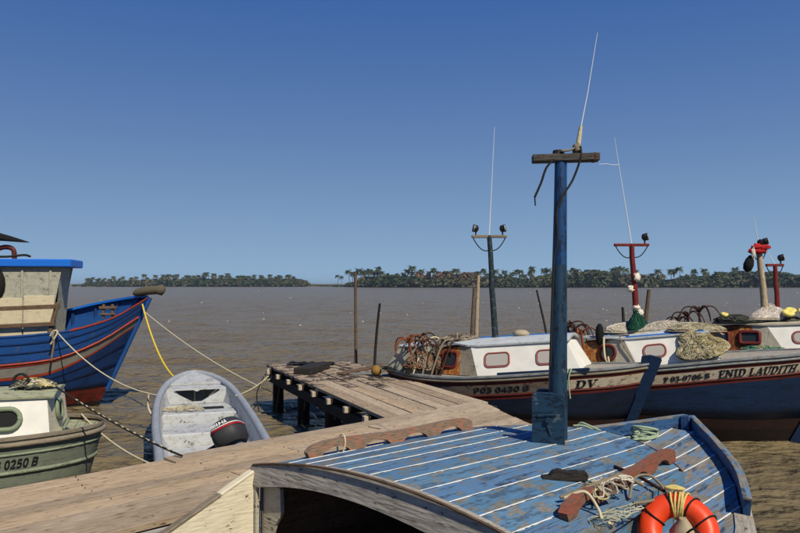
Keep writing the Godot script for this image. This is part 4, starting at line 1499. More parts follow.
	lettering("YAMAHA", false, 0.30, 0.052, 0.004, M.decal_white, cowl, func(tx, ty, tz):
		# around the aft end of the cowl
		var a: float = PI + 0.25 - (tx - 0.15) * 3.6
		var yy: float = 0.452 + ty
		var kx := lerpf(0.288, 0.262, ty / 0.052)
		var kz := lerpf(0.203, 0.182, ty / 0.052)
		return tilt * Vector3(-0.068 + signf(cos(a)) * pow(absf(cos(a)), 0.7) * (kx + tz + 0.004), yy, signf(sin(a)) * pow(absf(sin(a)), 0.7) * (kz + tz + 0.004)))
	st = begin()
	loft(st, [ring.call(0.21, 0.19, 0.13, -0.04, 0.8), ring.call(0.05, 0.15, 0.11, -0.02, 0.8), ring.call(-0.25, 0.11, 0.085, -0.02, 0.9), ring.call(-0.45, 0.13, 0.06, -0.04, 0.9), ring.call(-0.80, 0.09, 0.03, -0.06, 1.0)], true, true, true, false)
	part(st, "leg", M.engine, e)
	st = begin()
	cbox(st, tilt * Transform3D(Basis(), Vector3(0.16, -0.04, 0)), Vector3(0.14, 0.26, 0.24), 0.02)
	part(st, "clamp_bracket", M.engine, e)
	st = begin()
	tube(st, [tilt * Vector3(0.16, 0.18, -0.05), tilt * Vector3(0.24, 0.16, -0.16), Vector3(0.22, 0.14, -0.36), Vector3(0.14, 0.03, -0.56), Vector3(0.10, -0.01, -0.66)], [0.035, 0.034, 0.03, 0.025, 0.022], 8)
	part(st, "tiller", M.cowl, e)
	# bits of line left in the bow
	strands("rope_tangle", "loose pale line lying on the skiff's forward platform", "rope", b.to_global(Vector3(1.35, 0.425, -0.25)), Vector3(0.30, 0.03, 0.36), 9, 0.009, [Color(0.42, 0.38, 0.28), Color(0.30, 0.27, 0.20), Color(0.40, 0.38, 0.22)], 12, 0.08, null, null, 108.7)

# ------------------------------------------------------------------ three cabin boats on the right
# a wall between two lower and two upper corners, cut into upright fields with uneven borders
func wall_fields(parent: Node3D, b0: Vector3, b1: Vector3, t0: Vector3, t1: Vector3, cuts: Array, mats: Array, out: Vector3) -> void:
	var edges := []
	for c in cuts:
		var e := []
		for j in 9:
			var v := j / 8.0
			var u: float = c
			if c > 0.0 and c < 1.0 and j > 0 and j < 8: u += rng.randf_range(-0.022, 0.022)
			e.append(b0.lerp(b1, u).lerp(t0.lerp(t1, u), v))
		edges.append(e)
	for k in mats.size():
		var st := begin()
		var base := Vector2(k * 0.31, k * 0.17)
		for j in 8:
			var a: Vector3 = edges[k][j]
			var b: Vector3 = edges[k + 1][j]
			var c: Vector3 = edges[k + 1][j + 1]
			var d: Vector3 = edges[k][j + 1]
			var ux := (b1 - b0).normalized()
			var uvs := []
			for q in [a, b, c, d]: uvs.append(Vector2((q - b0).y, (q - b0).dot(ux)) + base)
			face(st, [a, b, c, d], out, uvs)
		part(st, "cabin_wall", mats[k], parent)

func cabin_boat(label: String, at: Vector3, turn: float, o: Dictionary) -> Dictionary:
	var b := thing("cabin_boat", label, "boat", at, turn)
	var hl: float = o.half
	var c := {
		"x0": -hl, "x1": hl,
		"b": func(x):
			var s: float = x / hl
			return o.beam * pow(maxf(0.0, 1.0 - pow(absf(s), 2.5 if s > 0 else 2.9)), 0.85),
		"ys": func(x, _s): return tabs(o.sheer, x),
		"yk": func(x): return -0.42 + 0.15 * pow(absf(x / hl), 3.0),
		"rake": func(x, t): return -o.rake * t * sstep(-0.2, hl, x) + 0.5 * t * sstep(0.2, -hl, x),
		"f": func(t): return 1.0 - 0.24 * t - 0.66 * pow(t, 4.0),
		"sc": func(_x): return 1.0}
	var st: SurfaceTool
	for s in [1.0, -1.0]:
		st = begin(); band(st, c, s, 0.0, 0.035, 1); part(st, "sheer_strake", M.sill, b)
		st = begin(); band(st, c, s, 0.035, 0.125, 2); part(st, "maroon_stripe", M.maroon, b)
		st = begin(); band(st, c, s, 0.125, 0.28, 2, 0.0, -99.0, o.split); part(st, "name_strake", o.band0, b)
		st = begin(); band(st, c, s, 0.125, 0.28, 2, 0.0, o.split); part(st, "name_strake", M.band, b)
		st = begin(); band(st, c, s, 0.28, 0.37, 2); part(st, "maroon_stripe", M.maroon, b)
		planked(c, s, 0.37, -1.0, 0.42, 1, o.hull, b)
		st = begin(); level_band(st, c, s, -1.0, 0.42, 0.24, 2); part(st, "boot_top", M.bootred, b)
		st = begin(); level_band(st, c, s, -1.0, 0.24, -0.45, 5); part(st, "bottom", M.antifoul, b)
		st = begin(); cap(st, c, s, 0.10, 0.028, -hl, hl - 0.02, 0.03); part(st, "gunwale", M.sill, b)
		st = begin(); rubrail(st, c, s, 0.05, 0.02, 0.012, -hl, hl - 0.02); part(st, "rubbing_strake", o.rub, b)
		st = begin(); rubrail(st, c, s, 0.30, 0.014, 0.006, -hl, hl - 0.02); part(st, "rubbing_strake", M.maroon, b)
	st = begin(); decking(st, c, -0.012, -0.08, 0.035, -hl + 0.05, hl - 0.1); part(st, "deck", M.greywood, b)
	# stem post, proud of the bow
	var ty := tabs(o.sheer, hl)
	st = begin()
	prism(st, PackedVector2Array([Vector2(hl - 0.14, ty + 0.13), Vector2(hl - 0.02, ty + 0.15), Vector2(hl + 0.15, ty + 0.115), Vector2(hl + 0.16, ty + 0.06), Vector2(hl - o.rake * 0.33 + 0.10, ty - 0.65), Vector2(hl - o.rake + 0.16, -0.30), Vector2(hl - o.rake, -0.30), Vector2(hl - o.rake * 0.28 - 0.06, ty - 0.55)]), 0.13, Transform3D())
	part(st, "stem_post", M.hullblue, b)
	# cabin: walls lean in, the left end comes to a blunt wedge
	var bp: Array = o.foot
	var tp: Array = o.top
	var base := func(q: Vector2, s: float) -> Vector3: return Vector3(q.x, tabs(o.sheer, q.x) + 0.015, q.y * s)
	var head := func(q: Vector2, s: float) -> Vector3: return Vector3(q.x, o.y0 + o.dy * q.x, q.y * s)
	for s in [1.0, -1.0]:
		for k in range(bp.size() - 1):
			var out := Vector3(-(bp[k].y - bp[k + 1].y), 0, absf(bp[k].x - bp[k + 1].x)) * Vector3(1, 1, s)
			wall_fields(b, base.call(bp[k], s), base.call(bp[k + 1], s), head.call(tp[k], s), head.call(tp[k + 1], s), o.cuts[k], o.walls[k], out + Vector3(0, 0.2, 0))
	for e in [0, bp.size() - 1]:
		st = begin()
		face(st, [base.call(bp[e], 1.0), base.call(bp[e], -1.0), head.call(tp[e], -1.0), head.call(tp[e], 1.0)], Vector3(1 if e == 0 else -1, 0, 0))
		part(st, "cabin_end", M.white if e == 0 else M.rustdeep, b)
	# cambered roof with an edge trim
	var rows := []
	var xl: float = tp[tp.size() - 1].x - 0.04
	var xr: float = tp[0].x + 0.05
	for i in 13:
		var x := lerpf(xl, xr, i / 12.0)
		var tt := []
		for k in range(tp.size() - 1, -1, -1): tt.append([tp[k].x, tp[k].y])
		var hw := tab(tt, x) + 0.035
		var row := []
		for j in 9:
			var z := lerpf(hw, -hw, j / 8.0)
			row.append(Vector3(x, o.y0 + o.dy * x + 0.012 + o.camber * (1.0 - pow(z / 0.47, 2)), z))
		for j in 9:
			var q: Vector3 = row[8 - j]
			row.append(q - Vector3(0, 0.028, 0))
		rows.append(row)
	st = begin()
	loft(st, rows, true, true, false, true)
	part(st, "cabin_roof", o.roof, b)
	return {"node": b, "c": c, "o": o}

func wall_porthole(d: Dictionary, k: int, u: float, v: float, w: float, h: float, r: float, frame: Material, glass: Material, thick := 0.022) -> void:
	var o: Dictionary = d.o
	var f := func(q: Vector2) -> Vector3: return Vector3(q.x, tabs(o.sheer, q.x) + 0.015, q.y)
	var g := func(q: Vector2) -> Vector3: return Vector3(q.x, o.y0 + o.dy * q.x, q.y)
	var b0: Vector3 = f.call(o.foot[k])
	var b1: Vector3 = f.call(o.foot[k + 1])
	var t0: Vector3 = g.call(o.top[k])
	var t1: Vector3 = g.call(o.top[k + 1])
	var low := b0.lerp(b1, u)
	var upp := t0.lerp(t1, u)
	var ex := (b0 - b1).normalized()
	var n := ex.cross(upp - low).normalized()
	if n.z < 0: n = -n
	porthole(d.node, low.lerp(upp, v), ex, n, w, h, r, frame, glass, thick)

func signal_mast(label: String, foot: Vector3, lean: Vector3, h: float, r: float, m: Material, arm: float, aerial: Vector3, arm_m: Material, lamps: Array) -> Node3D:
	var t := thing("signal_mast", label, "mast", foot)
	var top := lean + Vector3(0, h, 0)
	var st := begin()
	var pts := []
	var rad := []
	for i in 7:
		pts.append(top * (i / 6.0) + Vector3(rng.randf_range(-0.008, 0.008), 0, 0))
		rad.append(lerpf(r * 1.15, r * 0.85, i / 6.0))
	tube(st, pts, rad, 9)
	part(st, "pole", m, t)
	st = begin()
	cbox(st, Transform3D(Basis(), top + Vector3(0, -0.02, 0)), Vector3(arm, 0.05, 0.07), 0.008)
	var cr := part(st, "crossarm", arm_m, t)
	st = begin()
	tube(st, sag(top + Vector3(-arm * 0.47, -0.03, 0), top * 0.86, 0.10, 8), 0.010, 5)
	tube(st, sag(top * 0.86, top + Vector3(arm * 0.47, -0.03, 0), 0.09, 8), 0.010, 5)
	part(st, "wire", M.ropedark, t)
	for q in lamps:
		st = begin()
		var at: Vector3 = top + Vector3(q * arm * 0.38, 0.0, 0)
		tube(st, [at, at + Vector3(0.0, 0.07, 0)], 0.014, 6)
		lathe(st, [Vector2(0.025, -0.05), Vector2(0.06, -0.03), Vector2(0.068, 0.05), Vector2(0.062, 0.055)], Transform3D(Basis(Vector3(0, 0, 1), Vector3(q * 0.5, 0.1, 0.86).normalized(), Vector3(1, 0, 0)).orthonormalized(), at + Vector3(0.0, 0.12, 0)), 12)
		var lp := part(st, "deck_lamp", M.lamp, cr)
		st = begin()
		var dr := Vector3(q * 0.5, 0.1, 0.86).normalized()
		lathe(st, [Vector2(0.054, 0.0), Vector2(0.048, 0.012), Vector2(0.02, 0.018)], Transform3D(Basis(Vector3(0, 0, 1), dr, Vector3(1, 0, 0)).orthonormalized(), at + Vector3(0, 0.12, 0) + dr * 0.053), 12)
		part(st, "lens", M.lens, lp)
	st = begin()
	tube(st, [top, top.lerp(top + aerial, 0.25), top.lerp(top + aerial, 0.6), top + aerial], [0.010, 0.008, 0.006, 0.004], 6)
	part(st, "whip_aerial", M.aerial, t)
	return t

var cabins := []
func build_cabin_boats():
	var t1 := 1.0
	cabins.append(cabin_boat("white-cabin boat lettered P03 0430 B lying closest to the jetty branch", P(1.9, 0, 12.57), -23.3, {
		"rake": 0.66, "half": 2.34, "beam": 0.78, "sheer": [[-2.34, 1.04], [-1.2, 1.00], [-0.3, 1.045], [1.1, 1.19], [1.9, 1.26], [2.34, 1.31]],
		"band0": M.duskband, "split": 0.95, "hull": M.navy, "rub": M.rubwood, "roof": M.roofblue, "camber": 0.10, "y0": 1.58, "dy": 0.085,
		"foot": [Vector2(1.32, 0.56), Vector2(-0.39, 0.60), Vector2(-1.45, 0.30)],
		"top": [Vector2(1.064, 0.40), Vector2(-0.565, 0.42), Vector2(-1.16, 0.16)],
		"cuts": [[0.0, 1.0], [0.0, 0.34, 0.62, 1.0]], "walls": [[M.white], [M.greypaint, M.rust, M.rustdeep]]}))
	cabins.append(cabin_boat("white-cabin boat with large serif name on its band and straw-coloured net over its side", P(4.83, 0, 12.58), -21.7, {
		"rake": 1.0, "half": 2.55, "beam": 0.80, "sheer": [[-2.55, 1.18], [-1.2, 1.13], [-0.3, 1.22], [0.8, 1.37], [1.8, 1.47], [2.55, 1.56]],
		"band0": M.band, "split": 0.2, "hull": M.hullblue, "rub": M.sill, "roof": M.roofblue, "camber": 0.09, "y0": 1.74, "dy": 0.115,
		"foot": [Vector2(0.66, 0.54), Vector2(-0.62, 0.55), Vector2(-1.60, 0.28)],
		"top": [Vector2(0.45, 0.40), Vector2(-0.86, 0.40), Vector2(-1.55, 0.15)],
		"cuts": [[0.0, 1.0], [0.0, 0.36, 0.55, 1.0]], "walls": [[M.white], [M.dullcream, M.greypaint, M.rust]]}))
	cabins.append(cabin_boat("white-cabin boat with heavily rusted cabin end, partly out of frame on the right", P(7.95, 0, 13.75), -21.7, {
		"rake": 1.0, "half": 2.55, "beam": 0.80, "sheer": [[-2.55, 1.30], [-1.2, 1.30], [-0.3, 1.36], [0.8, 1.45], [1.8, 1.53], [2.55, 1.60]],
		"band0": M.band, "split": 0.2, "hull": M.hullblue, "rub": M.sill, "roof": M.dullcream, "camber": 0.08, "y0": 1.87, "dy": 0.06,
		"foot": [Vector2(0.9, 0.54), Vector2(-0.62, 0.55), Vector2(-1.85, 0.30)],
		"top": [Vector2(0.7, 0.40), Vector2(-0.90, 0.40), Vector2(-1.80, 0.18)],
		"cuts": [[0.0, 1.0], [0.0, 0.28, 0.52, 1.0]], "walls": [[M.white], [M.dullcream, M.rust, M.rustdeep]]}))
	var b1: Dictionary = cabins[0]
	wall_porthole(b1, 0, 0.76, 0.50, 0.42, 0.24, 0.07, M.pinkframe, M.paleglass, 0.014)
	wall_porthole(b1, 0, 0.235, 0.50, 0.42, 0.24, 0.07, M.pinkframe, M.paleglass, 0.014)
	wall_porthole(b1, 1, 0.60, 0.52, 0.30, 0.26, 0.07, M.redframe, M.darkglass, 0.026)
	var b2: Dictionary = cabins[1]
	wall_porthole(b2, 0, 0.70, 0.50, 0.36, 0.22, 0.09, M.pinkframe, M.paleglass, 0.015)
	wall_porthole(b2, 1, 0.47, 0.52, 0.28, 0.25, 0.11, M.redframe, M.darkglass, 0.026)
	var b3: Dictionary = cabins[2]
	wall_porthole(b3, 0, 0.70, 0.50, 0.36, 0.22, 0.09, M.pinkframe, M.paleglass, 0.015)
	wall_porthole(b3, 1, 0.40, 0.52, 0.34, 0.22, 0.05, M.redframe, M.darkglass, 0.038)
	wall_porthole(b3, 1, 0.88, 0.52, 0.30, 0.22, 0.05, M.redframe, M.darkglass, 0.034)
	# lettering
	hull_text(b1.c, "P03 0430 B", false, -0.40, 0.95, 0.085, 0.155, M.fadedink, b1.node)
	hull_text(b1.c, "DV", true, 1.30, 0.33, 0.125, 0.14, M.ink, b1.node)
	hull_text(b2.c, "P 03-0706-B", true, -0.20, 0.72, 0.085, 0.165, M.ink, b2.node)
	hull_text(b2.c, "ENID LAUDITH", true, 0.66, 1.22, 0.125, 0.14, M.ink, b2.node)
	# a locker with a sloping side at the left end of the first boat
	var st := begin()
	prism(st, PackedVector2Array([Vector2(-2.25, 1.03), Vector2(-1.55, 1.02), Vector2(-1.55, 1.46), Vector2(-1.93, 1.48)]), 0.62, Transform3D())
	var lk := part(st, "locker", M.wallgrey, b1.node)
	st = begin()
	cbox(st, Transform3D(Basis(), Vector3(-1.74, 1.49, 0)), Vector3(0.42, 0.03, 0.66), 0.006)
	part(st, "lid", M.roofblue, lk)
	# blue edging on the first and second roofs
	st = begin()
	tube(st, sag(Vector3(-0.9, 1.585, -0.38), Vector3(1.0, 1.74, -0.38), -0.01, 6), 0.03, 6)
	part(st, "roof_rail", M.roofedge, b1.node)
	st = begin()
	tube(st, [Vector3(-0.82, 1.675, 0.40), Vector3(0.42, 1.815, 0.40)], 0.026, 6)
	part(st, "roof_rail", M.roofedge, b2.node)
	st = begin()
	cbox(st, at_dir(Vector3(-1.18, 1.665, 0.22), Vector3(0.9, 0.08, 0.24)), Vector3(0.85, 0.035, 0.09), 0.006)
	part(st, "roof_board", M.darkwood, b2.node)
	st = begin()   # low blue coaming along the near deck of the first boat
	cbox(st, at_dir(Vector3(0.72, 1.185, 0.66), Vector3(1, 0.10, -0.03)), Vector3(1.5, 0.05, 0.05), 0.008)
	part(st, "toe_rail", M.hullblue, b1.node)
	# masts
	signal_mast("dark green peeling mast with two deck lamps on the nearest white cabin", b1.node.to_global(Vector3(-0.25, 1.64, 0.0)), Vector3(-0.10, 0, 0), 1.82, 0.050, M.greenpole, 0.62, Vector3(0.10, 1.92, 0), M.rubwood, [-1.0, 1.0])
	var m2 := signal_mast("dark red pipe mast with one lamp on the cabin beside the pale net", b2.node.to_global(Vector3(-0.66, 1.72, 0.0)), Vector3(-0.09, 0, 0), 1.60, 0.052, M.redpole, 0.62, Vector3(-0.29, 1.90, 0), M.redpole, [1.0])
	st = begin()
	blob(st, Vector3(-0.02, 1.0, 0.06), Vector3(0.055, 0.075, 0.05), 0.35)
	part(st, "rag", M.whitecloth, m2)
	st = begin()
	blob(st, Vector3(-0.13, 0.80, 0.05), Vector3(0.06, 0.05, 0.04), 0.4)
	part(st, "rag", M.whitecloth, m2)
	st = begin()
	for q in [[0.46, 0.07, 0.06], [0.38, 0.075, 0.07], [0.29, 0.085, 0.08], [0.22, 0.07, 0.08]]:
		blob(st, Vector3(rng.randf_range(-0.02, 0.03), q[0], 0.02), Vector3(q[1], q[2], 0.07), 0.3)
	part(st, "rope_lashing", M.whitecloth, m2)
	st = begin()
	tube(st, smooth_path([Vector3(-0.30, 3.02, 0), Vector3(-0.42, 3.01, 0), Vector3(-0.52, 3.03, 0), Vector3(-0.66, 3.02, 0)], 3), 0.006, 5)
	part(st, "aerial_arm", M.aerial, m2)
	signal_mast("weathered wooden mast with red rag and black bag, far right", b3.node.to_global(Vector3(-0.88, 1.86, 0.10)), Vector3(-0.12, 0, 0), 1.45, 0.062, M.palewood, 0.30, Vector3(-0.09, 0.62, 0), M.darkwood, [1.0])
	signal_mast("short dark red pole right of the rag-topped wooden mast", b3.node.to_global(Vector3(-0.66, 1.86, 0.05)), Vector3(-0.06, 0, 0), 1.13, 0.045, M.redpole, 0.34, Vector3(-0.22, 0.36, 0), M.redpole, [0.9])

# ------------------------------------------------------------------ gear on the cabin boats
func grapnel(label: String, at: Vector3, turn: Vector3, size: float, tines: int, m: Material, group := "grapnel anchors on the cabin boats") -> void:
	var t := thing("grapnel_anchor", label, "anchor", at, 0.0, group)
	t.rotation_degrees = turn
	var st := begin()
	tube(st, [Vector3(0, 0, 0), Vector3(0.005, size * 0.5, 0), Vector3(0, size, 0)], 0.022, 8)
	part(st, "shank", m, t)
	for k in tines:
		var a := TAU * k / tines + 0.3
		var d := Vector3(cos(a), 0, sin(a))
		var pts := smooth_path([Vector3(0, size * 0.86, 0), d * size * 0.14 + Vector3(0, size * 0.99, 0), d * size * 0.33 + Vector3(0, size * 0.98, 0), d * size * 0.46 + Vector3(0, size * 0.78, 0), d * size * 0.49 + Vector3(0, size * 0.64, 0)], 4)
		st = begin()
		var rr := []
		for i in pts.size(): rr.append(lerpf(0.019, 0.008, float(i) / (pts.size() - 1)))
		tube(st, pts, rr, 6)
		part(st, "tine", m, t)
	st = begin()
	var ring := []
	for k in 12: ring.append(Vector3(cos(TAU * k / 12) * 0.05, -0.045 + sin(TAU * k / 12) * 0.05, 0))
	tube(st, ring, 0.010, 6, true)
	part(st, "ring", m, t)

func drape(called: String, label: String, category: String, pts: Array, r: float, m: Material, sides := 6, steps := 6) -> void:
	var st := begin()
	var p := []
	for q in pts: p.append(q - pts[0])
	tube(st, smooth_path(p, steps), r, sides)
	solo(st, called, m, label, category, pts[0])

func lump(called: String, label: String, category: String, at: Vector3, prof: Array, m: Material, rot := Vector3.ZERO, group := "") -> Node3D:
	var st := begin()
	lathe(st, prof, Transform3D(Basis.from_euler(rot), Vector3.ZERO), 16)
	return solo(st, called, m, label, category, at, group)

func build_deck_gear():
	var b1: Node3D = cabins[0].node
	var b2: Node3D = cabins[1].node
	var b3: Node3D = cabins[2].node
	# first boat: anchors piled against the rusty end of the cabin
	grapnel("orange-rusted grapnel anchor standing highest in the pile by the locker", b1.to_global(Vector3(-1.62, 1.02, 0.36)), Vector3(4, 20, 14), 0.66, 5, M.orangeiron)
	grapnel("dark grapnel anchor leaning on the rusty cabin end", b1.to_global(Vector3(-1.42, 1.02, 0.40)), Vector3(-6, 70, -6), 0.60, 5, M.rustiron)
	grapnel("thin dark grapnel anchor behind the piled anchors", b1.to_global(Vector3(-1.50, 1.02, 0.10)), Vector3(-4, 130, -10), 0.68, 4, M.rustiron)
	grapnel("brown grapnel anchor nearest the porthole of the rusty cabin end", b1.to_global(Vector3(-1.16, 1.02, 0.52)), Vector3(-14, 10, -4), 0.55, 4, M.rustiron)
	for k in 5:
		var x := -1.75 + k * 0.17
		drape("anchor_line", ["grey line looped over the anchor pile, leftmost", "grey line looped over the anchor pile, second from left", "frayed line in the middle of the anchor pile", "frayed line right of the middle of the anchor pile", "frayed line beside the rusty porthole"][k], "rope", [b1.to_global(Vector3(x, 1.02, 0.55)), b1.to_global(Vector3(x + 0.05, 1.22, 0.50)), b1.to_global(Vector3(x + 0.14, 1.46 + 0.03 * k, 0.36)), b1.to_global(Vector3(x + 0.24, 1.66 - 0.01 * k, 0.22)), b1.to_global(Vector3(x + 0.36, 1.60, 0.05))], rng.randf_range(0.013, 0.02), [M.ropegrey, M.ropepale, M.ropegrey, M.ropegrey, M.rustiron][k])
	strands("chain_heap", "dark heap of rope and chain on the front corner of the nearest cabin roof", "rope", b1.to_global(Vector3(-0.88, 1.56, 0.02)), Vector3(0.34, 0.13, 0.24), 60, 0.011, [Color(0.09, 0.075, 0.06), Color(0.17, 0.13, 0.10), Color(0.28, 0.25, 0.19), Color(0.06, 0.05, 0.05)], 12, 0.07, M.netdark, null, -23.3)
	strands("rope_heap", "tangle of brown rope between the piled anchors and the deck", "rope", b1.to_global(Vector3(-1.48, 1.02, 0.30)), Vector3(0.36, 0.36, 0.28), 90, 0.011, [Color(0.07, 0.055, 0.04), Color(0.14, 0.10, 0.07), Color(0.25, 0.21, 0.15), Color(0.17, 0.08, 0.04)], 14, 0.08, M.netdark, null, -23.3)
	strands("net_heap", "flat heap of dark net and line on the deck edge beside the yellow float", "net", b1.to_global(Vector3(-1.9, 1.05, 0.10)), Vector3(0.45, 0.10, 0.24), 60, 0.010, [Color(0.15, 0.14, 0.11), Color(0.30, 0.27, 0.20), Color(0.09, 0.09, 0.08)], 12, 0.07, M.netdark, null, -23.3)
	lump("float", "round yellow float at the tip of the nearest cabin boat", "float", P(-0.44, 0.905, 13.35), [Vector2(0.02, 0.0), Vector2(0.065, 0.02), Vector2(0.095, 0.07), Vector2(0.095, 0.12), Vector2(0.06, 0.18), Vector2(0.02, 0.20)], M.floatochre)
	lump("bundle", "small pale bundle on the nearest cabin roof right of the green mast", "bundle", b1.to_global(Vector3(0.20, 1.69, -0.05)), [Vector2(0.02, 0.0), Vector2(0.13, 0.02), Vector2(0.15, 0.06), Vector2(0.09, 0.11), Vector2(0.02, 0.12)], M.netpale)
	# green cords hanging over the first boat's side
	for k in 5:
		var q := 1.02 + k * 0.045
		drape("hanging_cord", ["pale green cord hung over the gunwale, leftmost of five", "pale green cord hung over the gunwale, second of five", "pale green cord hung over the gunwale, middle of five", "pale green cord hung over the gunwale, fourth of five", "pale green cord hung over the gunwale, rightmost of five"][k], "rope", [b1.to_global(Vector3(q, 1.21, 0.58)), b1.to_global(Vector3(q - 0.02, 1.24, 0.69)), b1.to_global(Vector3(q - 0.05, 1.08, 0.72)), b1.to_global(Vector3(q - 0.03 - 0.02 * (k % 2), 0.86 - 0.07 * (k % 3), 0.70))], 0.013, M.ropegreen)
	# second boat
	grapnel("rusty grapnel anchor half hidden by the blue mast", b2.to_global(Vector3(-1.80, 1.15, 0.05)), Vector3(0, 10, 6), 0.76, 5, M.rustiron)
	grapnel("rusty grapnel anchor standing at the rusted left end of the second cabin", b2.to_global(Vector3(-1.68, 1.15, 0.28)), Vector3(-5, 50, -4), 0.72, 5, M.rustiron)
	grapnel("curved brown grapnel anchor leaning towards the black sack", b2.to_global(Vector3(-1.5, 1.15, 0.34)), Vector3(-8, 80, -14), 0.66, 4, M.orangeiron)
	lump("sack", "narrow black sack upright on the second boat's cabin corner", "sack", b2.to_global(Vector3(-1.28, 1.52, 0.26)), [Vector2(0.03, 0.0), Vector2(0.060, 0.04), Vector2(0.075, 0.20), Vector2(0.06, 0.32), Vector2(0.025, 0.38)], M.blackcloth)
	var st := begin()
	cbox(st, Transform3D(Basis.from_euler(Vector3(0.3, 0.4, 0.3)), Vector3(0, 0.07, 0)), Vector3(0.24, 0.06, 0.16), 0.02)
	solo(st, "plastic_scrap", M.bluebit, "small blue plastic scrap on the second cabin's roof edge", "scrap", b2.to_global(Vector3(-1.10, 1.66, 0.10)))
	drape("hanging_cord", "pale orange rope hanging down the rusted wall of the second cabin", "rope", [b2.to_global(Vector3(-1.20, 1.66, 0.30)), b2.to_global(Vector3(-1.20, 1.55, 0.36)), b2.to_global(Vector3(-1.17, 1.32, 0.44)), b2.to_global(Vector3(-1.10, 1.22, 0.50)), b2.to_global(Vector3(-1.12, 1.34, 0.46))], 0.018, M.ropepale)
	drape("hanging_cord", "grey cord trailing down the white corner of the second cabin", "rope", [b2.to_global(Vector3(-0.92, 1.70, 0.38)), b2.to_global(Vector3(-0.88, 1.58, 0.44)), b2.to_global(Vector3(-0.74, 1.36, 0.52)), b2.to_global(Vector3(-0.62, 1.20, 0.60))], 0.012, M.ropegrey)
	strands("deck_line", "green and brown line lying on the deck below the second cabin's round porthole", "rope", b2.to_global(Vector3(-1.05, 1.16, 0.55)), Vector3(0.40, 0.05, 0.10), 24, 0.010, [Color(0.10, 0.16, 0.12), Color(0.32, 0.28, 0.18), Color(0.45, 0.42, 0.34)], 9, 0.07, null, null, -21.7)
	strands("pale_net", "pale fine-meshed net heaped on the second cabin's roof around the dark red mast", "net", b2.to_global(Vector3(-0.35, 1.74, -0.08)), Vector3(0.95, 0.22, 0.34), 420, 0.0035, [Color(0.56, 0.51, 0.42), Color(0.44, 0.40, 0.33), Color(0.66, 0.61, 0.52)], 16, 0.06, M.netpale, func(x: float, z: float) -> float: return sqrt(maxf(0.0, 1.0 - x * x - z * z)) * (0.75 + 0.25 * sin(x * 7.0 + z * 2.0)), -21.7)
	strands("green_net", "dark green net wrapped round the foot of the dark red mast", "net", b2.to_global(Vector3(-0.66, 1.78, 0.06)), Vector3(0.21, 0.36, 0.19), 120, 0.006, [Color(0.012, 0.06, 0.04), Color(0.02, 0.09, 0.06), Color(0.01, 0.035, 0.025)], 12, 0.05, M.netgreen, func(x: float, z: float) -> float: return pow(maxf(0.0, 1.0 - sqrt(x * x + z * z)), 0.8))
	# straw net spilling from the roof over the near side: laid on a slope
	var net := strands("straw_net", "straw-coloured net spilling down the right end of the second cabin", "net", b2.to_global(Vector3(0.36, 1.58, 0.50)), Vector3(0.40, 0.10, 0.29), 400, 0.006, [Color(0.30, 0.25, 0.12), Color(0.42, 0.37, 0.24), Color(0.20, 0.18, 0.09), Color(0.50, 0.46, 0.36), Color(0.07, 0.07, 0.04)], 14, 0.05, M.netdark, func(x: float, z: float) -> float: return pow(maxf(0.0, 1.0 - (x * x + z * z) * (1.0 + 0.35 * sin(4.0 * atan2(z, x) + 1.0))), 0.6) * (0.72 + 0.28 * sin(x * 9.0 + z * 3.0) * cos(z * 8.0)))
	net.rotation_degrees = Vector3(58.0, -21.7, 0.0)
	strands("straw_net", "thin straw-coloured net lying on the second cabin's roof above the spill", "net", b2.to_global(Vector3(0.26, 1.80, 0.10)), Vector3(0.46, 0.13, 0.36), 260, 0.005, [Color(0.30, 0.26, 0.14), Color(0.42, 0.38, 0.27), Color(0.20, 0.18, 0.10), Color(0.48, 0.45, 0.38)], 14, 0.05, M.rubwood, null, -21.7)
	# third boat
	grapnel("grapnel anchor left of the straw net, lowest of the three by the third cabin", b3.to_global(Vector3(-2.42, 1.32, 0.0)), Vector3(0, 15, 5), 0.62, 5, M.rustiron)
	grapnel("tallest grapnel anchor above the straw net by the third cabin", b3.to_global(Vector3(-2.05, 1.34, 0.30)), Vector3(-3, 55, -3), 0.82, 6, M.rustiron)
	grapnel("grapnel anchor nearest the third cabin's rusted end", b3.to_global(Vector3(-2.25, 1.33, 0.16)), Vector3(-4, 95, -2), 0.72, 5, M.rustiron)
	strands("dark_net", "dark net piled along the roof of the rusted third cabin", "net", b3.to_global(Vector3(-0.75, 1.86, 0.02)), Vector3(1.15, 0.18, 0.36), 320, 0.007, [Color(0.035, 0.04, 0.035), Color(0.07, 0.075, 0.06), Color(0.14, 0.13, 0.10), Color(0.02, 0.025, 0.02)], 14, 0.06, M.netdark, func(x: float, z: float) -> float: return sqrt(maxf(0.0, 1.0 - x * x - z * z)) * (0.7 + 0.3 * sin(x * 8.0 + 1.0)), -21.7)
	strands("dark_net", "dark net hanging off the right end of the third cabin's roof", "net", b3.to_global(Vector3(0.35, 1.55, 0.42)), Vector3(0.42, 0.42, 0.24), 160, 0.007, [Color(0.035, 0.04, 0.035), Color(0.07, 0.075, 0.06), Color(0.14, 0.13, 0.10)], 14, 0.06, M.netdark, null, -21.7)
	strands("pale_net", "whitish fine net bundled at the foot of the rag-topped mast", "net", b3.to_global(Vector3(-0.82, 1.92, 0.10)), Vector3(0.40, 0.30, 0.26), 260, 0.0035, [Color(0.64, 0.58, 0.51), Color(0.52, 0.47, 0.40), Color(0.72, 0.66, 0.60)], 14, 0.05, M.netpale, func(x: float, z: float) -> float: return pow(maxf(0.0, 1.0 - sqrt(x * x + z * z)), 0.7), -21.7)
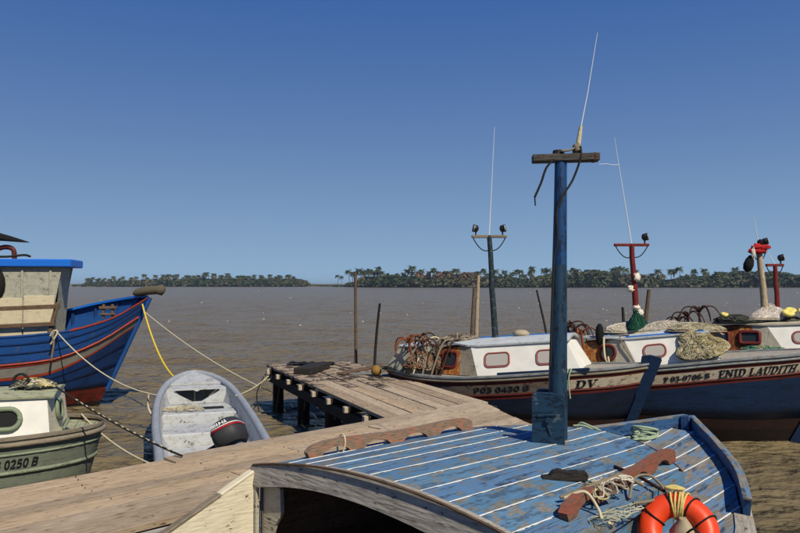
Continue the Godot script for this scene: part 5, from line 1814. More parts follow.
	strands("deck_line", "green rope lying on the deck below the rusted third cabin", "rope", b3.to_global(Vector3(-1.0, 1.33, 0.55)), Vector3(0.42, 0.09, 0.12), 40, 0.010, [Color(0.04, 0.14, 0.10), Color(0.03, 0.10, 0.07), Color(0.35, 0.28, 0.15), Color(0.08, 0.18, 0.12)], 9, 0.07, null, null, -21.7)
	var fl := [[-0.52, 2.03, 0.28, "yellow disc float on dark net, largest and lowest", 0.115], [-0.46, 2.07, 0.12, "yellow disc float on dark net behind the largest one", 0.105], [-0.26, 2.06, 0.24, "yellow disc float on dark net nearest the frame's right edge", 0.105], [-0.02, 1.80, 0.46, "yellow disc float hanging low on the dark net, cut by the frame", 0.10], [-1.62, 1.97, 0.16, "pale yellow float left of the whitish net bundle", 0.075]]
	for q in fl:
		var rr: float = q[4]
		lump("net_float", q[3], "float", b3.to_global(Vector3(q[0], q[1], q[2])), [Vector2(0.025, 0.012), Vector2(rr * 0.45, -0.012), Vector2(rr * 0.85, 0.0), Vector2(rr, 0.03), Vector2(rr * 0.85, 0.062), Vector2(rr * 0.45, 0.07), Vector2(0.025, 0.05)], M.floatyellow, Vector3(rng.randf_range(0.2, 0.55), 0, rng.randf_range(-0.25, 0.25)), "yellow floats on the third cabin")
	# rag and bag on the wooden mast
	var mt := b3.to_global(Vector3(-0.88, 1.86, 0.10)) + Vector3(-0.12, 1.45, 0)
	var rg := begin()
	for q in [[0.06, 0.0, 0.05], [-0.08, 0.01, 0.06], [-0.15, -0.07, 0.05], [-0.02, -0.07, 0.05]]: blob(rg, Vector3(q[0], q[1], 0.09), Vector3(0.10, q[2], 0.05), 0.35)
	solo(rg, "rag", M.redcloth, "red rag tied to the top of the wooden mast", "rag", mt)
	rg = begin()
	blob(rg, Vector3.ZERO, Vector3(0.035, 0.10, 0.03), 0.4)
	solo(rg, "rag", M.whitecloth, "white strip hanging below the red rag on the wooden mast", "rag", mt + Vector3(-0.17, -0.12, 0.13))
	lump("bag", "black bag hanging below the red rag", "bag", mt + Vector3(-0.27, -0.47, 0.05), [Vector2(0.02, 0.0), Vector2(0.075, 0.04), Vector2(0.095, 0.14), Vector2(0.075, 0.25), Vector2(0.03, 0.33)], M.blackcloth, Vector3(0, 0, -0.28))
	lump("bag", "small black bundle on top of the wooden mast", "bag", mt + Vector3(0.0, 0.04, 0.05), [Vector2(0.02, 0.0), Vector2(0.05, 0.03), Vector2(0.055, 0.08), Vector2(0.02, 0.12)], M.blackcloth)

# ------------------------------------------------------------------ blue boat in the foreground
# local axes: x forward along the keel, z to starboard, y up; the mast stands at x = z = 0
const FW := [[-1.95, 1.24], [0.05, 1.05]]
func roof_y(x: float, z: float) -> float:
	return 1.265 + (0.085 + 0.055 * clampf(-x / 1.9, 0.0, 1.0)) * (1.0 - pow(z / 1.25, 2)) - 0.012 * maxf(0.0, x)

func roof_front(z: float) -> float:   # where the cabin top ends, forward
	var a := absf(z)
	if a <= 1.05: return 0.68 - 0.63 * pow(a / 1.05, 2.0)
	return 0.05 - (a - 1.05) / 0.19 * 2.0

var front: Node3D
func build_front_boat():
	var b := thing("blue_boat", "weathered blue-decked wooden boat with white seams and blue mast in the foreground", "boat", P(1.2, 0, 5.79), 45.0)
	front = b
	var c := {
		"x0": -4.6, "x1": 2.64, "port": 1.40,
		"b": func(x): return tabs([[-4.6, 1.5], [-3.0, 1.68], [-1.5, 1.75], [-0.6, 1.68], [0.12, 1.49], [0.52, 1.33], [1.25, 1.00], [1.92, 0.58], [2.4, 0.21], [2.64, 0.025]], x),
		"ys": func(x, _s): return tabs([[-4.6, 0.92], [-0.6, 0.90], [0.52, 0.93], [1.92, 0.99], [2.64, 1.065]], x),
		"yk": func(x): return -0.5 + 0.1 * sstep(1.5, 2.6, x),
		"rake": func(x, t): return -0.8 * t * sstep(0.4, 2.64, x),
		"f": func(t): return 1.0 - 0.12 * t - 0.7 * pow(t, 4.0),
		"sc": func(_x): return 1.0}
	var st: SurfaceTool
	for s in [1.0, -1.0]:
		st = begin(); band(st, c, s, 0.0, 1.0, 5); part(st, "hull_side", M.hullblue, b)
		st = begin(); band(st, c, s, 1.0, 1.6, 4); part(st, "bottom", M.antifoul, b)
		st = begin(); band(st, c, s, 0.03, 1.2, 5, -0.06, -4.6, 1.8); part(st, "hull_lining", M.brownwood, b)
		st = begin(); rubrail(st, c, s, 0.04, 0.03, 0.01, -4.6, 2.6); part(st, "rubbing_strake", M.greywood, b)
		# flat gunwale aft, bulwark with a worn capping round the foredeck
		st = begin(); cap(st, c, s, 0.11, 0.03, -4.6, 0.45, 0.02); part(st, "gunwale", M.greywood, b)
		st = begin()
		var rings := []
		for x in stations_between(c, 0.45, 2.61):
			var p := hull_pt(c, x, s, 0.0, 0.0)
			var q := hull_pt(c, x, s, 0.0, -0.045)
			var up := Vector3(0, 0.135 + 0.01 * sin(x * 3.0), 0)
			rings.append([p, q, q + up, p + up + Vector3(0, 0, s * 0.012)])
		loft(st, rings, true, true, false, s < 0.0)
		part(st, "bulwark", M.innerblue, b)
		st = begin()
		rings = []
		for x in stations_between(c, 0.43, 2.615):
			var p := hull_pt(c, x, s, 0.0, 0.016) + Vector3(0, 0.137 + 0.01 * sin(x * 3.0), 0)
			var q := hull_pt(c, x, s, 0.0, -0.048) + Vector3(0, 0.137 + 0.01 * sin(x * 3.0), 0)
			rings.append([p, q, q + Vector3(0, 0.014, 0), p + Vector3(0, 0.014, 0)])
		loft(st, rings, true, true, false, s < 0.0)
		part(st, "capping", M.foredeck, b)
	st = begin(); transom(st, c, -4.6, 1.5, -1.0); part(st, "transom", M.hullblue, b)
	st = begin()
	cbox(st, at_dir(Vector3(2.56, 1.12, 0), Vector3(0.05, 1, 0), Vector3(0, 0, 1)), Vector3(0.20, 0.10, 0.10), 0.01)
	part(st, "stem_head", M.innerblue, b)
	# cabin top: planks with camber, white seams between them
	var pw := 0.2225
	var wear := FastNoiseLite.new()
	wear.seed = 77; wear.frequency = 5.0; wear.fractal_octaves = 3
	for k in 11:
		var z0 := -1.224 + k * pw
		var z1 := z0 + pw
		var zm := (z0 + z1) / 2
		var zi := maxf(absf(z0), absf(z1)) if k in [0, 10] else 0.0
		st = begin()
		var rings := []
		var xf0 := roof_front(z0 + 0.003)
		var xf1 := roof_front(z1 - 0.003)
		for i in 9:
			var t := i / 8.0
			var xa := lerpf(-1.90, xf0, t)
			var xb := lerpf(-1.90, xf1, t)
			var jy := 0.0015 * sin(i * 2.1 + k * 1.7)
			var e0 := z0 + 0.004
			var e1 := z1 - 0.004
			var y0 := roof_y(xa, e0) + jy
			var y1 := roof_y(xb, e1) + jy
			rings.append([Vector3(xa, y0 - 0.026, e0), Vector3(xa, y0 - 0.004, e0), Vector3(xa, y0, e0 + 0.005), Vector3(lerpf(xa, xb, 0.5), roof_y(xa, zm) + jy, zm), Vector3(xb, y1, e1 - 0.005), Vector3(xb, y1 - 0.004, e1), Vector3(xb, y1 - 0.026, e1)])
		loft(st, rings, true, true, false, false, Vector2(rng.randf() * 4.0, rng.randf() * 4.0))
		part(st, "roof_plank", M["deck%d" % (k % 3)], b)
		if k > 0:
			st = begin()
			var xe := minf(roof_front(z0 - 0.01), roof_front(z0 + 0.01)) - 0.005
			var prev := []
			var n := 110
			for i in range(n + 1):
				var x := lerpf(-1.89, xe, float(i) / n)
				var hw := 0.0085 + 0.006 * wear.get_noise_2d(x * 2.2, z0 * 31.0 + 9.0)
				hw = maxf(hw, 0.003)
				if wear.get_noise_2d(x * 1.0, z0 * 40.0) > (0.10 if k in [8, 9] else 0.26): hw *= 0.25
				var y := roof_y(x, z0) + 0.0015
				var row := [Vector3(x, y, z0 - hw), Vector3(x, y + 0.003, z0), Vector3(x, y, z0 + hw)]
				if i > 0:
					quad(st, prev[0], row[0], row[1], prev[1])
					quad(st, prev[1], row[1], row[2], prev[2])
				prev = row
			part(st, "seam", M.caulk, b)
	# trim under the forward edge and the cabin's sides
	for s in [1.0, -1.0]:
		st = begin()
		var rings := []
		for i in 13:
			var z: float = s * lerpf(0.0, 1.05, i / 12.0)
			var x := roof_front(z) + 0.004
			var y := roof_y(x, z) + 0.002
			rings.append([Vector3(x, y, z), Vector3(x + 0.022, y - 0.008, z), Vector3(x + 0.022, y - 0.075, z), Vector3(x, y - 0.075, z)])
		loft(st, rings, true, true, false, s > 0.0)
		part(st, "front_trim", M.brownwood, b)
		st = begin()
		var edge := []
		for i in 7:
			var x := lerpf(0.04, -1.93, i / 6.0)
			var z: float = s * (1.055 + (0.04 - x) / 1.97 * 0.185)
			var y := roof_y(x, z) + 0.002
			edge.append([Vector3(x, y, z - s * 0.02), Vector3(x, y - 0.006, z + s * 0.018), Vector3(x, y - 0.085, z + s * 0.018), Vector3(x, y - 0.085, z - s * 0.02)])
		loft(st, edge, true, true, false, s > 0.0)
		part(st, "side_trim", M.deck2, b)
		st = begin()
		var wall := []
		for i in 7:
			var x := lerpf(0.02, -1.93, i / 6.0)
			var z: float = s * (1.02 + (0.04 - x) / 1.97 * 0.185)
			wall.append([Vector3(x, 1.20, z), Vector3(x, 0.70, z)])
		loft(st, wall, false, false, true, s < 0.0)
		part(st, "cabin_side", M.deck2, b)
		st = begin()
		for q in wall:
			for i in 2: q[i] -= Vector3(0, 0, s * 0.025)
		loft(st, wall, false, false, true, s > 0.0)
		part(st, "cabin_lining", M.brownwood, b)
		st = begin()
		wall = []
		for i in 9:
			var z: float = s * lerpf(0.0, 1.02, i / 8.0)
			wall.append([Vector3(roof_front(z) - 0.04, 1.24, z), Vector3(roof_front(z) - 0.04, 0.70, z)])
		loft(st, wall, false, false, true, s > 0.0)
		part(st, "cabin_front", M.deck2, b)
	# foredeck and side decks: planks in line with those of the cabin top
	for k in 15:
		var z0 := -1.669 + k * pw
		var z1 := z0 + pw
		var inner := minf(absf(z0), absf(z1))
		var outer := maxf(absf(z0), absf(z1))
		if k == 7 or z0 * z1 < 0: inner = 0.0
		# forward end on the hull's inside
		var reach := func(a: float) -> float:
			var x := 2.5
			while x > -2.4 and c.b.call(x) - 0.05 < a: x -= 0.02
			return x
		var zs: float = signf(z0 + z1)
		var fx0: float = reach.call(absf(z0))
		var fx1: float = reach.call(absf(z1))
		var back0 := -3.9 if outer > 1.26 else roof_front(minf(absf(z0), 1.04)) - 0.12
		var back1 := -3.9 if outer > 1.26 else roof_front(minf(absf(z1), 1.04)) - 0.12
		if fx0 <= back0 + 0.1 and fx1 <= back1 + 0.1: continue
		if zs < 0 and outer > 1.5: continue
		if inner > 0.85 and outer < 1.26:
			back0 = -0.3; back1 = -0.3
		fx0 = maxf(fx0, back0 + 0.02)
		fx1 = maxf(fx1, back1 + 0.02)
		st = begin()
		var rings := []
		for i in 9:
			var t := i / 8.0
			var xa := lerpf(back0, fx0, t)
			var xb := lerpf(back1, fx1, t)
			var ya: float = c.ys.call(xa, 1.0) + 0.012 + 0.03 * (1.0 - minf(1.0, absf(z0) / 1.6))
			var yb: float = c.ys.call(xb, 1.0) + 0.012 + 0.03 * (1.0 - minf(1.0, absf(z1) / 1.6))
			rings.append([Vector3(xa, ya - 0.03, z0 + 0.004), Vector3(xa, ya, z0 + 0.004), Vector3(xb, yb, z1 - 0.004), Vector3(xb, yb - 0.03, z1 - 0.004)])
		loft(st, rings, true, true, false, false, Vector2(rng.randf() * 4.0, rng.randf() * 4.0))
		part(st, "deck_plank", M.foredeck, b)
		if k > 0:
			st = begin()
			var prev := []
			for i in 41:
				var x := lerpf(back0 if inner < 1.2 else -1.5, fx0 if zs > 0 else fx0 - 0.0, i / 40.0)
				var y: float = c.ys.call(x, 1.0) + 0.014 + 0.03 * (1.0 - minf(1.0, absf(z0) / 1.6))
				var hw := 0.006 + 0.004 * rng.randf()
				if rng.randf() < 0.12: hw *= 0.4
				var row := [Vector3(x, y, z0 - hw), Vector3(x, y + 0.003, z0), Vector3(x, y, z0 + hw)]
				if i > 0:
					quad(st, prev[0], row[0], row[1], prev[1])
					quad(st, prev[1], row[1], row[2], prev[2])
				prev = row
			part(st, "seam", M.caulk, b)
	# the broad arched board that closes the cabin top aft
	var pb := PackedVector2Array()
	for i in 25:
		var z := lerpf(-1.27, 1.27, i / 24.0)
		pb.append(Vector2(z, roof_y(-1.9, z) + 0.016))
	for i in 25:
		var z := lerpf(1.27, -1.16, i / 24.0)
		pb.append(Vector2(z, roof_y(-1.9, z) - 0.165 - 0.02 * sin(z * 2.0)))
	pb.append(Vector2(-1.235, roof_y(-1.9, -1.2) - 0.13))
	pb.append(Vector2(-1.275, roof_y(-1.9, -1.2) - 0.06))
	pb.append(Vector2(-1.29, roof_y(-1.9, -1.2) - 0.025))
	st = begin()
	var zx := Transform3D(Basis(Vector3(0, 0, 1), Vector3.UP, Vector3(-1, 0, 0)), Vector3(-1.93, 0, 0))
	zx = Transform3D(Basis(), Vector3(-1.92, 1.28, 0)) * Transform3D(Basis(Vector3(0, 0, 1), deg_to_rad(-10.0)), Vector3.ZERO) * Transform3D(Basis(), Vector3(1.92, -1.28, 0)) * zx
	prism(st, pb, 0.055, zx)
	part(st, "arched_beam", M.greywood, b)
	# dark lip where the deck meets the beam
	st = begin()
	var lip := []
	for i in 21:
		var z := lerpf(-1.26, 1.26, i / 20.0)
		lip.append(Vector3(-1.955, roof_y(-1.9, z) + 0.018, z))
	tube(st, lip, 0.009, 6)
	part(st, "beam_edge", M.brownwood, b)
	# port cheek: cream side board that drops away aft, with a wooden capping
	st = begin()
	prism(st, PackedVector2Array([Vector2(-1.965, 1.235), Vector2(-1.965, 0.30), Vector2(-3.9, 0.30), Vector2(-3.9, 0.66), Vector2(-2.62, 0.955)]), 0.035, Transform3D(Basis(), Vector3(0, 0, -1.245)))
	part(st, "cheek_board", M.cream, b)
	st = begin()
	for q in [[Vector3(-1.97, 1.240, -1.252), Vector3(-2.24, 1.127, -1.252), M.cream], [Vector3(-2.24, 1.126, -1.252), Vector3(-2.62, 0.968, -1.252), M.rubwood], [Vector3(-2.62, 0.966, -1.252), Vector3(-3.9, 0.67, -1.252), M.rubwood]]:
		st = begin()
		cbox(st, at_dir((q[0] + q[1]) / 2, q[1] - q[0]), Vector3((q[1] - q[0]).length() + 0.002, 0.022, 0.062), 0.005)
		part(st, "cheek_capping", q[2], b)
	# upright under the beam with a curved cut
	st = begin()
	prism(st, PackedVector2Array([Vector2(-1.222, 1.16), Vector2(-1.222, 0.30), Vector2(-1.10, 0.30), Vector2(-1.09, 0.70), Vector2(-1.075, 0.80), Vector2(-1.04, 0.88), Vector2(-0.985, 0.945), Vector2(-0.965, 0.99), Vector2(-0.975, 1.16)]), 0.03, Transform3D(Basis(Vector3(0, 0, 1), Vector3.UP, Vector3(-1, 0, 0)), Vector3(-1.905, 0, 0)))
	part(st, "upright", M.dullcream, b)
	st = begin()
	cbox(st, Transform3D(Basis(), Vector3(-1.96, 0.72, -1.205)), Vector3(0.03, 0.85, 0.035), 0.006)
	part(st, "corner_post", M.dullcream, b)
	# inside: floor, forward bulkhead, stern seat
	st = begin()
	cbox(st, Transform3D(Basis(), Vector3(-2.2, 0.22, 0)), Vector3(4.4, 0.04, 2.5), 0.01)
	part(st, "cabin_floor", M.brownwood, b)
	st = begin()
	cbox(st, Transform3D(Basis(), Vector3(-0.05, 0.72, 0)), Vector3(0.04, 1.0, 2.06), 0.01)
	part(st, "bulkhead", M.brownwood, b)
	# tabernacle and mast
	var tb := Transform3D(Basis.from_euler(Vector3(0, deg_to_rad(-45.0 - 18.0), 0)), Vector3(0, roof_y(0, 0) - 0.01, 0))
	for s in [-1.0, 1.0]:
		var pl := PackedVector2Array([Vector2(-0.125, 0.0), Vector2(0.125, 0.0), Vector2(0.125, 0.37)])
		for k in 6: pl.append(Vector2(0.095 + 0.03 * cos(PI / 2 * k / 5.0), 0.37 + 0.035 * sin(PI / 2 * k / 5.0)))
		for k in 6: pl.append(Vector2(-0.095 - 0.03 * sin(PI / 2 * k / 5.0), 0.37 + 0.035 * cos(PI / 2 * k / 5.0)))
		st = begin()
		prism(st, pl, 0.06, tb * Transform3D(Basis(), Vector3(0, 0, s * 0.105)))
		part(st, "mast_cheek", M.mastblue, b)
	st = begin()
	cbox(st, tb * Transform3D(Basis(), Vector3(0.0, 0.14, 0)), Vector3(0.20, 0.28, 0.148), 0.008)
	part(st, "mast_step", M.mastblue, b)
	st = begin()   # wedge and slot on the near cheek
	cbox(st, tb * Transform3D(Basis.from_euler(Vector3(0, 0, 0.12)), Vector3(-0.01, 0.235, 0.138)), Vector3(0.15, 0.022, 0.02), 0.005)
	cbox(st, tb * Transform3D(Basis.from_euler(Vector3(0, 0, 1.9)), Vector3(0.0, 0.14, 0.138)), Vector3(0.13, 0.018, 0.016), 0.005)
	tube(st, [tb * Vector3(0.0, 0.20, 0.135), tb * Vector3(0.0, 0.20, 0.162)], 0.022, 8)
	part(st, "wedge", M.mastblue, b)
	var mast := thing("wooden_mast", "tall blue wooden mast with dark crossarm on the foreground boat", "mast", b.to_global(Vector3(0, roof_y(0, 0) + 0.03, 0)))
	mast.scale.y = 0.968
	var mrow := func(y: float, x: float, w: float) -> Array:
		var ring := []
		for k in 12:
			var a := TAU * k / 12 + 0.2
			ring.append(Vector3(x + cos(a) * w, y, sin(a) * w))
		return ring
	st = begin()
	loft(st, [mrow.call(0.0, 0.06, 0.078), mrow.call(0.5, 0.065, 0.073), mrow.call(1.0, 0.075, 0.065), mrow.call(1.42, 0.083, 0.058)])
	part(st, "lower_pole", M.mastblue, mast)
	st = begin()
	loft(st, [mrow.call(1.421, 0.083, 0.058), mrow.call(1.9, 0.092, 0.052), mrow.call(2.29, 0.098, 0.048)])
	part(st, "upper_pole", M.polebright, mast)
	st = begin()
	cbox(st, at_dir(Vector3(0.135, 2.31, 0), Vector3(1, 0.008, 0.10)), Vector3(0.53, 0.062, 0.12), 0.006)
	var arm := part(st, "crossarm", M.armwood, mast)
	st = begin()
	cbox(st, at_dir(Vector3(0.36, 2.312, 0.02), Vector3(1, 0.008, 0.10)), Vector3(0.028, 0.067, 0.125), 0.004)
	part(st, "iron_band", M.rustiron, arm)
	st = begin()
	tube(st, [Vector3(0.08, 2.34, 0), Vector3(0.08, 2.375, 0)], [0.05, 0.045], 10)
	part(st, "mast_cap", M.darkwood, mast)
	st = begin()
	tube(st, [Vector3(0.222, 2.33, 0.0), Vector3(0.245, 2.46, 0.0), Vector3(0.262, 2.58, 0.0)], [0.022, 0.020, 0.014], 8)
	var ab := part(st, "aerial_base", M.ropepale, mast)
	st = begin()
	tube(st, [Vector3(0.262, 2.57, 0.0), Vector3(0.32, 2.87, 0.0), Vector3(0.40, 3.365, 0.0)], [0.005, 0.004, 0.0025], 5)
	part(st, "whip_aerial", M.aerial, ab)
	st = begin()
	blob(st, Vector3(0.22, 2.385, 0.03), Vector3(0.035, 0.045, 0.03), 0.3)
	tube(st, smooth_path([Vector3(0.22, 2.40, 0.03), Vector3(0.16, 2.37, 0.05), Vector3(0.09, 2.36, 0.06)], 5), 0.010, 6)
	part(st, "lashing", M.ropegrey, mast)
	st = begin()
	tube(st, smooth_path([Vector3(0.245, 2.40, 0.05), Vector3(0.24, 2.30, 0.07), Vector3(0.18, 2.12, 0.05), Vector3(0.09, 1.98, 0.08), Vector3(0.045, 1.86, 0.075), Vector3(0.05, 1.62, 0.085), Vector3(0.02, 1.45, 0.085), Vector3(0.0, 1.0, 0.09), Vector3(-0.015, 0.6, 0.09)], 6), 0.009, 6)
	part(st, "halyard", M.ropedark, mast)
	st = begin()
	tube(st, smooth_path([Vector3(0.03, 2.29, 0.05), Vector3(-0.03, 2.22, 0.05), Vector3(-0.07, 2.10, 0.04), Vector3(-0.12, 1.98, 0.03)], 6), 0.010, 6)
	tube(st, [Vector3(-0.12, 1.98, 0.03), Vector3(-0.115, 1.91, 0.03)], 0.006, 5)
	part(st, "hanging_cable", M.ropedark, mast)

func scalloped_rail(label: String, a: Vector3, d: Vector3, length: float, m: Material, turn_up: float) -> void:
	var up := PackedVector2Array()
	up.append(Vector2(0.0, 0.0))
	up.append(Vector2(-0.02, 0.05))
	up.append(Vector2(0.02, 0.095))
	for i in range(1, 12):
		var t := i / 12.0
		up.append(Vector2(length * t, 0.118 + 0.010 * sin(t * 9.0)))
	up.append(Vector2(length - 0.05, 0.115))
	up.append(Vector2(length, 0.08))
	up.append(Vector2(length, 0.0))
	# four arches along the foot
	for k in 4:
		var x1 := length * (0.93 - k * 0.235)
		var x0 := x1 - length * 0.165
		for i in 9:
			var t := i / 8.0
			up.append(Vector2(lerpf(x1, x0, t), 0.066 * pow(sin(PI * t), 0.6)))
	var o := solo(begin_prism(up, 0.055), "handrail", m, label, "handrail", a)
	var bx := d.normalized()
	var bz := bx.cross(Vector3.UP).normalized()
	o.transform = Transform3D(Basis(bx, bz.cross(bx) * 0.86, bz), a)

func begin_prism(poly: PackedVector2Array, depth: float) -> SurfaceTool:
	var st := begin()
	prism(st, poly, depth, Transform3D())
	return st

func build_front_gear():
	var b := front
	var g := func(x: float, y: float, z: float) -> Vector3: return b.to_global(Vector3(x, y, z))
	var p0: Vector3 = g.call(-1.60, roof_y(-1.6, 1.07) + 0.002, -1.07)
	var p1: Vector3 = g.call(0.07, roof_y(0.07, 0.88) + 0.002, -0.88)
	scalloped_rail("faded red scalloped handrail along the blue deck's edge next to the walkway", p0, p1 - p0, (p1 - p0).length(), M.railgrey, 0.0)
	p0 = g.call(-1.48, roof_y(-1.48, 1.06) + 0.002, 1.06)
	p1 = g.call(0.22, roof_y(0.2, 0.9) + 0.002, 0.90)
	scalloped_rail("reddish scalloped handrail beside the orange life ring", p0, p1 - p0, (p1 - p0).length(), M.rail, 0.0)
	# string round the first rail's end
	var st := begin()
	var lp := []
	for k in 14: lp.append(Vector3(0.012 * cos(TAU * k / 14), 0.06 + cos(TAU * k / 14) * 0.075, sin(TAU * k / 14) * 0.045))
	tube(st, lp, 0.007, 6, true)
	var sl := solo(st, "string_loop", M.ropepale, "thin pale string looped round the left end of the faded handrail", "string", g.call(-1.30, roof_y(-1.3, 1.04), -1.04))
	sl.rotation_degrees.y = 45.0
	# wooden cleat on the deck
	var cl := PackedVector2Array([Vector2(-0.16, 0.005), Vector2(-0.155, 0.022), Vector2(-0.11, 0.028), Vector2(-0.085, 0.055), Vector2(-0.05, 0.066), Vector2(-0.01, 0.056), Vector2(0.03, 0.052), Vector2(0.07, 0.056), Vector2(0.10, 0.050), Vector2(0.125, 0.052), Vector2(0.135, 0.030), Vector2(0.13, 0.0), Vector2(-0.10, 0.0)])
	st = begin()
	prism(st, cl, 0.07, Transform3D())
	solo(st, "wooden_cleat", M.darkwood, "dark brown wooden cleat lying on the blue deck planks", "cleat", Vector3(1.07, roof_y(-0.9, 0.7) + 0.002, -4.67))
	# iron rod
	st = begin()
	var ra := Vector3(1.49, roof_y(-0.3, 0.75) + 0.012, -5.03)
	var rb := Vector3(1.64, roof_y(-0.5, 1.1) + 0.03, -4.50)
	tube(st, [Vector3.ZERO, (rb - ra) * 0.5 + Vector3(0, 0.012, 0), rb - ra], 0.011, 6)
	solo(st, "iron_rod", M.rustiron, "thin dark iron rod lying across the reddish handrail", "rod", ra)
	# rope tangle over the rail
	strands("rope_tangle", "tangle of pale and yellow rope over the near end of the reddish handrail", "rope", g.call(-0.98, roof_y(-0.9, 1.05) + 0.06, 1.04), Vector3(0.28, 0.05, 0.11), 13, 0.006, [Color(0.46, 0.42, 0.33), Color(0.32, 0.29, 0.22), Color(0.36, 0.32, 0.16), Color(0.12, 0.10, 0.08), Color(0.42, 0.39, 0.32)], 14, 0.055, null, null, 45.0)
	strands("rope_tangle", "thin greenish line lying on the deck outside the reddish handrail", "rope", g.call(-1.15, roof_y(-0.9, 1.2) - 0.005, 1.18), Vector3(0.40, 0.02, 0.08), 9, 0.004, [Color(0.16, 0.22, 0.18), Color(0.30, 0.32, 0.26), Color(0.42, 0.40, 0.30)], 14, 0.05, null, null, 45.0)
	for q in [["thick pale rope end hanging over the reddish handrail", [[-1.35, 1.38, 0.98], [-1.28, 1.42, 1.07], [-1.24, 1.33, 1.13], [-1.26, 1.28, 1.17], [-1.20, 1.25, 1.20]], M.ropepale, 0.010], ["grey rope lying along the top of the reddish handrail", [[-1.30, 1.36, 0.92], [-1.12, 1.415, 1.02], [-0.9, 1.42, 1.03], [-0.72, 1.40, 1.00], [-0.62, 1.33, 1.10]], M.ropegrey, 0.011], ["looped grey rope under the iron rod", [[-0.85, 1.30, 1.12], [-0.66, 1.38, 1.06], [-0.48, 1.36, 1.08], [-0.5, 1.28, 1.18], [-0.72, 1.28, 1.20], [-0.88, 1.29, 1.16]], M.ropegrey, 0.009]]:
		var pts := []
		for v in q[1]: pts.append(g.call(v[0], v[1], v[2]))
		drape("loose_rope", q[0], "rope", pts, q[3], q[2])
	# foredeck: coil of green line and its run over the bulwark
	st = begin()
	for k in 5:
		var ring := []
		for i in 16:
			var a := TAU * i / 16
			ring.append(Vector3(cos(a) * (0.11 + 0.012 * (k % 3)), 0.02 + k * 0.021 + 0.03 * cos(a * 1.0 + k), sin(a) * (0.085 + 0.01 * (k % 2)) + 0.02 * sin(k * 2.0)))
		tube(st, ring, 0.013, 6, true)
	solo(st, "rope_coil", M.ropegreen, "small coil of pale green line on the foredeck", "rope", g.call(2.02, 1.035, -0.20))
	drape("bow_line", "pale green line from the foredeck coil over the left bulwark", "rope", [g.call(2.0, 1.06, -0.15), g.call(1.86, 1.045, -0.22), g.call(1.70, 1.05, -0.30), g.call(1.62, 1.16, -0.58), g.call(1.60, 1.17, -0.70), g.call(1.60, 1.0, -0.76)], 0.012, M.ropegreen)
	drape("bow_line", "second strand of pale green line beside the foredeck coil", "rope", [g.call(2.04, 1.05, -0.26), g.call(1.85, 1.045, -0.34), g.call(1.68, 1.06, -0.42), g.call(1.58, 1.16, -0.61), g.call(1.52, 1.16, -0.72)], 0.011, M.ropegreen)
	# life ring leaning on the cabin side
	var lr := thing("life_ring", "orange life ring with black cord leaning on the blue boat's cabin side", "life ring", Vector3(1.665, 1.115, -4.35))
	var nrm := Vector3(-0.30, 0.52, 0.80).normalized()
	var bx := Vector3.UP.cross(nrm).normalized()
	lr.basis = Basis(bx, nrm.cross(bx), nrm).scaled_local(Vector3.ONE * 0.85)
	st = begin()
	var tor := []
	for k in 40: tor.append(Vector3(cos(TAU * k / 40), sin(TAU * k / 40), 0) * 0.19)
	tube(st, tor, 0.086, 18, true)
	part(st, "ring_body", M.ring, lr)
	for q in [[100.0, 0.10], [62.0, -0.05], [20.0, 0.12], [150.0, -0.1], [250.0, 0.0]]:
		st = begin()
		var a := deg_to_rad(q[0])
		var wrap := []
		for k in 16:
			var t := TAU * k / 16
			var a2: float = a + q[1] * cos(t) + 0.10 * sin(t)
			wrap.append(Vector3(cos(a2), sin(a2), 0) * (0.19 + 0.091 * cos(t)) + Vector3(0, 0, 0.091 * sin(t)))
		tube(st, wrap, 0.0065, 6, true)
		part(st, "black_cord", M.black, lr)
	st = begin()
	for k in 7:
		var a := deg_to_rad(74.0 + k * 4.2)
		var wrap := []
		for i in 16:
			var t := TAU * i / 16
			var a2 := a + 0.07 * sin(t + k)
			wrap.append(Vector3(cos(a2), sin(a2), 0) * (0.19 + 0.096 * cos(t)) + Vector3(0, 0, 0.096 * sin(t)))
		tube(st, wrap, 0.0075, 6, true)
	tube(st, smooth_path([Vector3(0.05, 0.30, 0.02), Vector3(-0.02, 0.315, 0.03), Vector3(-0.08, 0.295, 0.04), Vector3(-0.05, 0.285, 0.07), Vector3(0.04, 0.29, 0.06)], 5), 0.012, 6)
	part(st, "yellow_rope", M.ropestraw, lr)
	st = begin()
	lathe(st, [Vector2(0.02, -0.12), Vector2(0.085, -0.11), Vector2(0.092, -0.02), Vector2(0.085, 0.06), Vector2(0.045, 0.11), Vector2(0.03, 0.13), Vector2(0.02, 0.15)], Transform3D(), 14)
	var jg := solo(st, "plastic_jug", M.jug, "cream plastic jug showing through the life ring", "jug", Vector3(1.715, 1.06, -4.37))
	jg.rotation_degrees = Vector3(12, 0, 10)
	st = begin()
	tube(st, smooth_path([Vector3(0.0, 0.0, 0.0), Vector3(0.035, 0.035, 0.03), Vector3(0.07, -0.02, 0.05), Vector3(0.05, -0.11, 0.06)], 6), 0.007, 6)
	solo(st, "black_cord", M.black, "short black cord hanging in front of the cream jug", "cord", Vector3(1.68, 1.14, -4.26))

# ------------------------------------------------------------------ mooring lines
func line(label: String, a: Vector3, b: Vector3, drop: float, r: float, m: Material) -> void:
	var pts := sag(a, b, drop, 22)
	var p := []
	for q in pts: p.append(q - a)
	var st := begin()
	tube(st, p, r, 6)
	solo(st, "mooring_line", m, label, "rope", a)

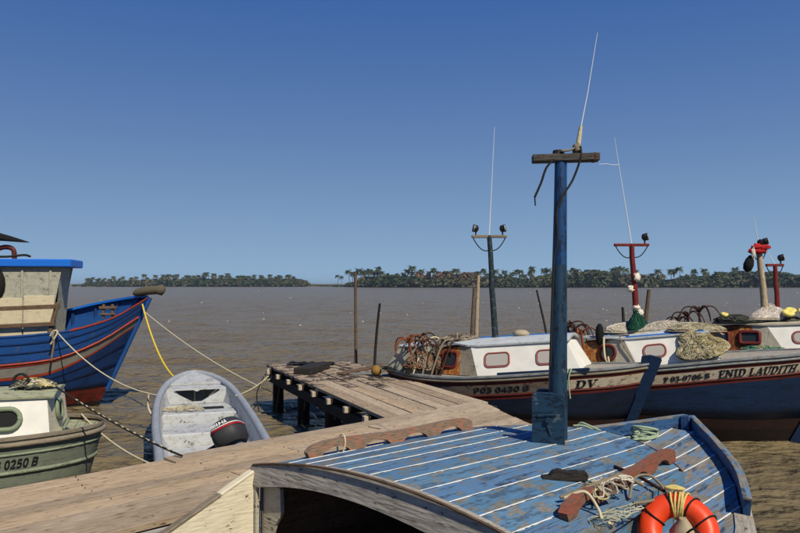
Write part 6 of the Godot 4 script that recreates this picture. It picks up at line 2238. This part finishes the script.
func build_ropes():
	line("yellow mooring line from the tall blue boat's bow down to the grey skiff", P(-5.60, 2.17, 15.66), P(-4.26, 0.80, 13.75), 0.26, 0.020, M.ropeyellow)
	line("thin pale mooring line from the tall blue boat's bow to the jetty branch", P(-5.56, 2.0, 15.7), P(-2.62, 0.36, 14.95), 0.14, 0.010, M.ropepale)
	line("pale mooring line from the tall blue boat's side across to the skiff", P(-6.82, 1.66, 14.33), P(-4.25, 0.64, 12.75), 0.24, 0.012, M.ropepale)
	line("pale mooring line from the skiff to the corner of the jetty branch", P(-2.86, 0.66, 12.6), P(-2.68, 0.74, 14.9), 0.06, 0.013, M.ropepale)
	line("short pale line from under the walkway to a jetty pile", P(-0.75, 0.35, 8.9), P(-0.40, 0.62, 9.3), 0.03, 0.016, M.ropepale)
	drape("loose_rope", "frayed rope end hanging from the line beside the skiff", "rope", [P(-4.52, 0.62, 13.0), P(-4.53, 0.46, 13.0), P(-4.50, 0.34, 12.98), P(-4.40, 0.20, 12.96)], 0.02, M.ropepale)
	drape("loose_rope", "knotted grey rope hanging down the tall blue boat's side", "rope", [P(-6.80, 1.70, 14.30), P(-6.84, 1.60, 14.22), P(-6.82, 1.42, 14.22), P(-6.86, 1.22, 14.24), P(-6.88, 1.10, 14.26)], 0.022, M.ropegrey)
	drape("loose_rope", "short rope knot on the tall blue boat's rail above the hanging rope", "rope", [P(-6.90, 1.58, 14.24), P(-6.84, 1.68, 14.24), P(-6.76, 1.66, 14.24), P(-6.80, 1.55, 14.22), P(-6.88, 1.42, 14.22)], 0.018, M.ropepale)
	# green boat: a dark braided line and a pale one
	var a := P(-4.18, 1.42, 8.65)
	line("dark braided mooring line from the green boat's roof to the walkway", a, P(-2.12, 0.93, 7.05), 0.05, 0.011, M.ropedark)
	var st := begin()
	var pts := sag(a, P(-2.12, 0.93, 7.05), 0.05, 60)
	var p := []
	for i in range(12, 58):
		p.append(pts[i] - pts[12] + Vector3(0, cos(i * 2.3), 0) * 0.012 + Vector3(sin(i * 2.3), 0, sin(i * 2.3)) * 0.009)
	tube(st, p, 0.008, 5)
	solo(st, "mooring_line", M.ropepale, "pale strand twisted round the dark braided mooring line", "rope", pts[12])
	line("slack pale mooring line from the green boat's deck edge towards the skiff", P(-4.05, 0.95, 9.2), P(-2.35, 0.72, 7.35), 0.10, 0.011, M.ropepale)
	# the line made fast at the branch's corner
	drape("loose_rope", "pale line made fast round the corner of the jetty branch", "rope", [P(-2.78, 0.72, 14.86), P(-2.70, 0.86, 14.92), P(-2.62, 0.80, 14.84), P(-2.66, 0.66, 14.80), P(-2.80, 0.62, 14.84)], 0.016, M.ropepale)
	drape("loose_rope", "dark cable hanging down the outermost jetty pile", "rope", [P(-2.80, 0.70, 14.84), P(-2.92, 0.40, 14.78), P(-2.90, 0.12, 14.76), P(-2.84, -0.1, 14.76)], 0.012, M.ropedark)
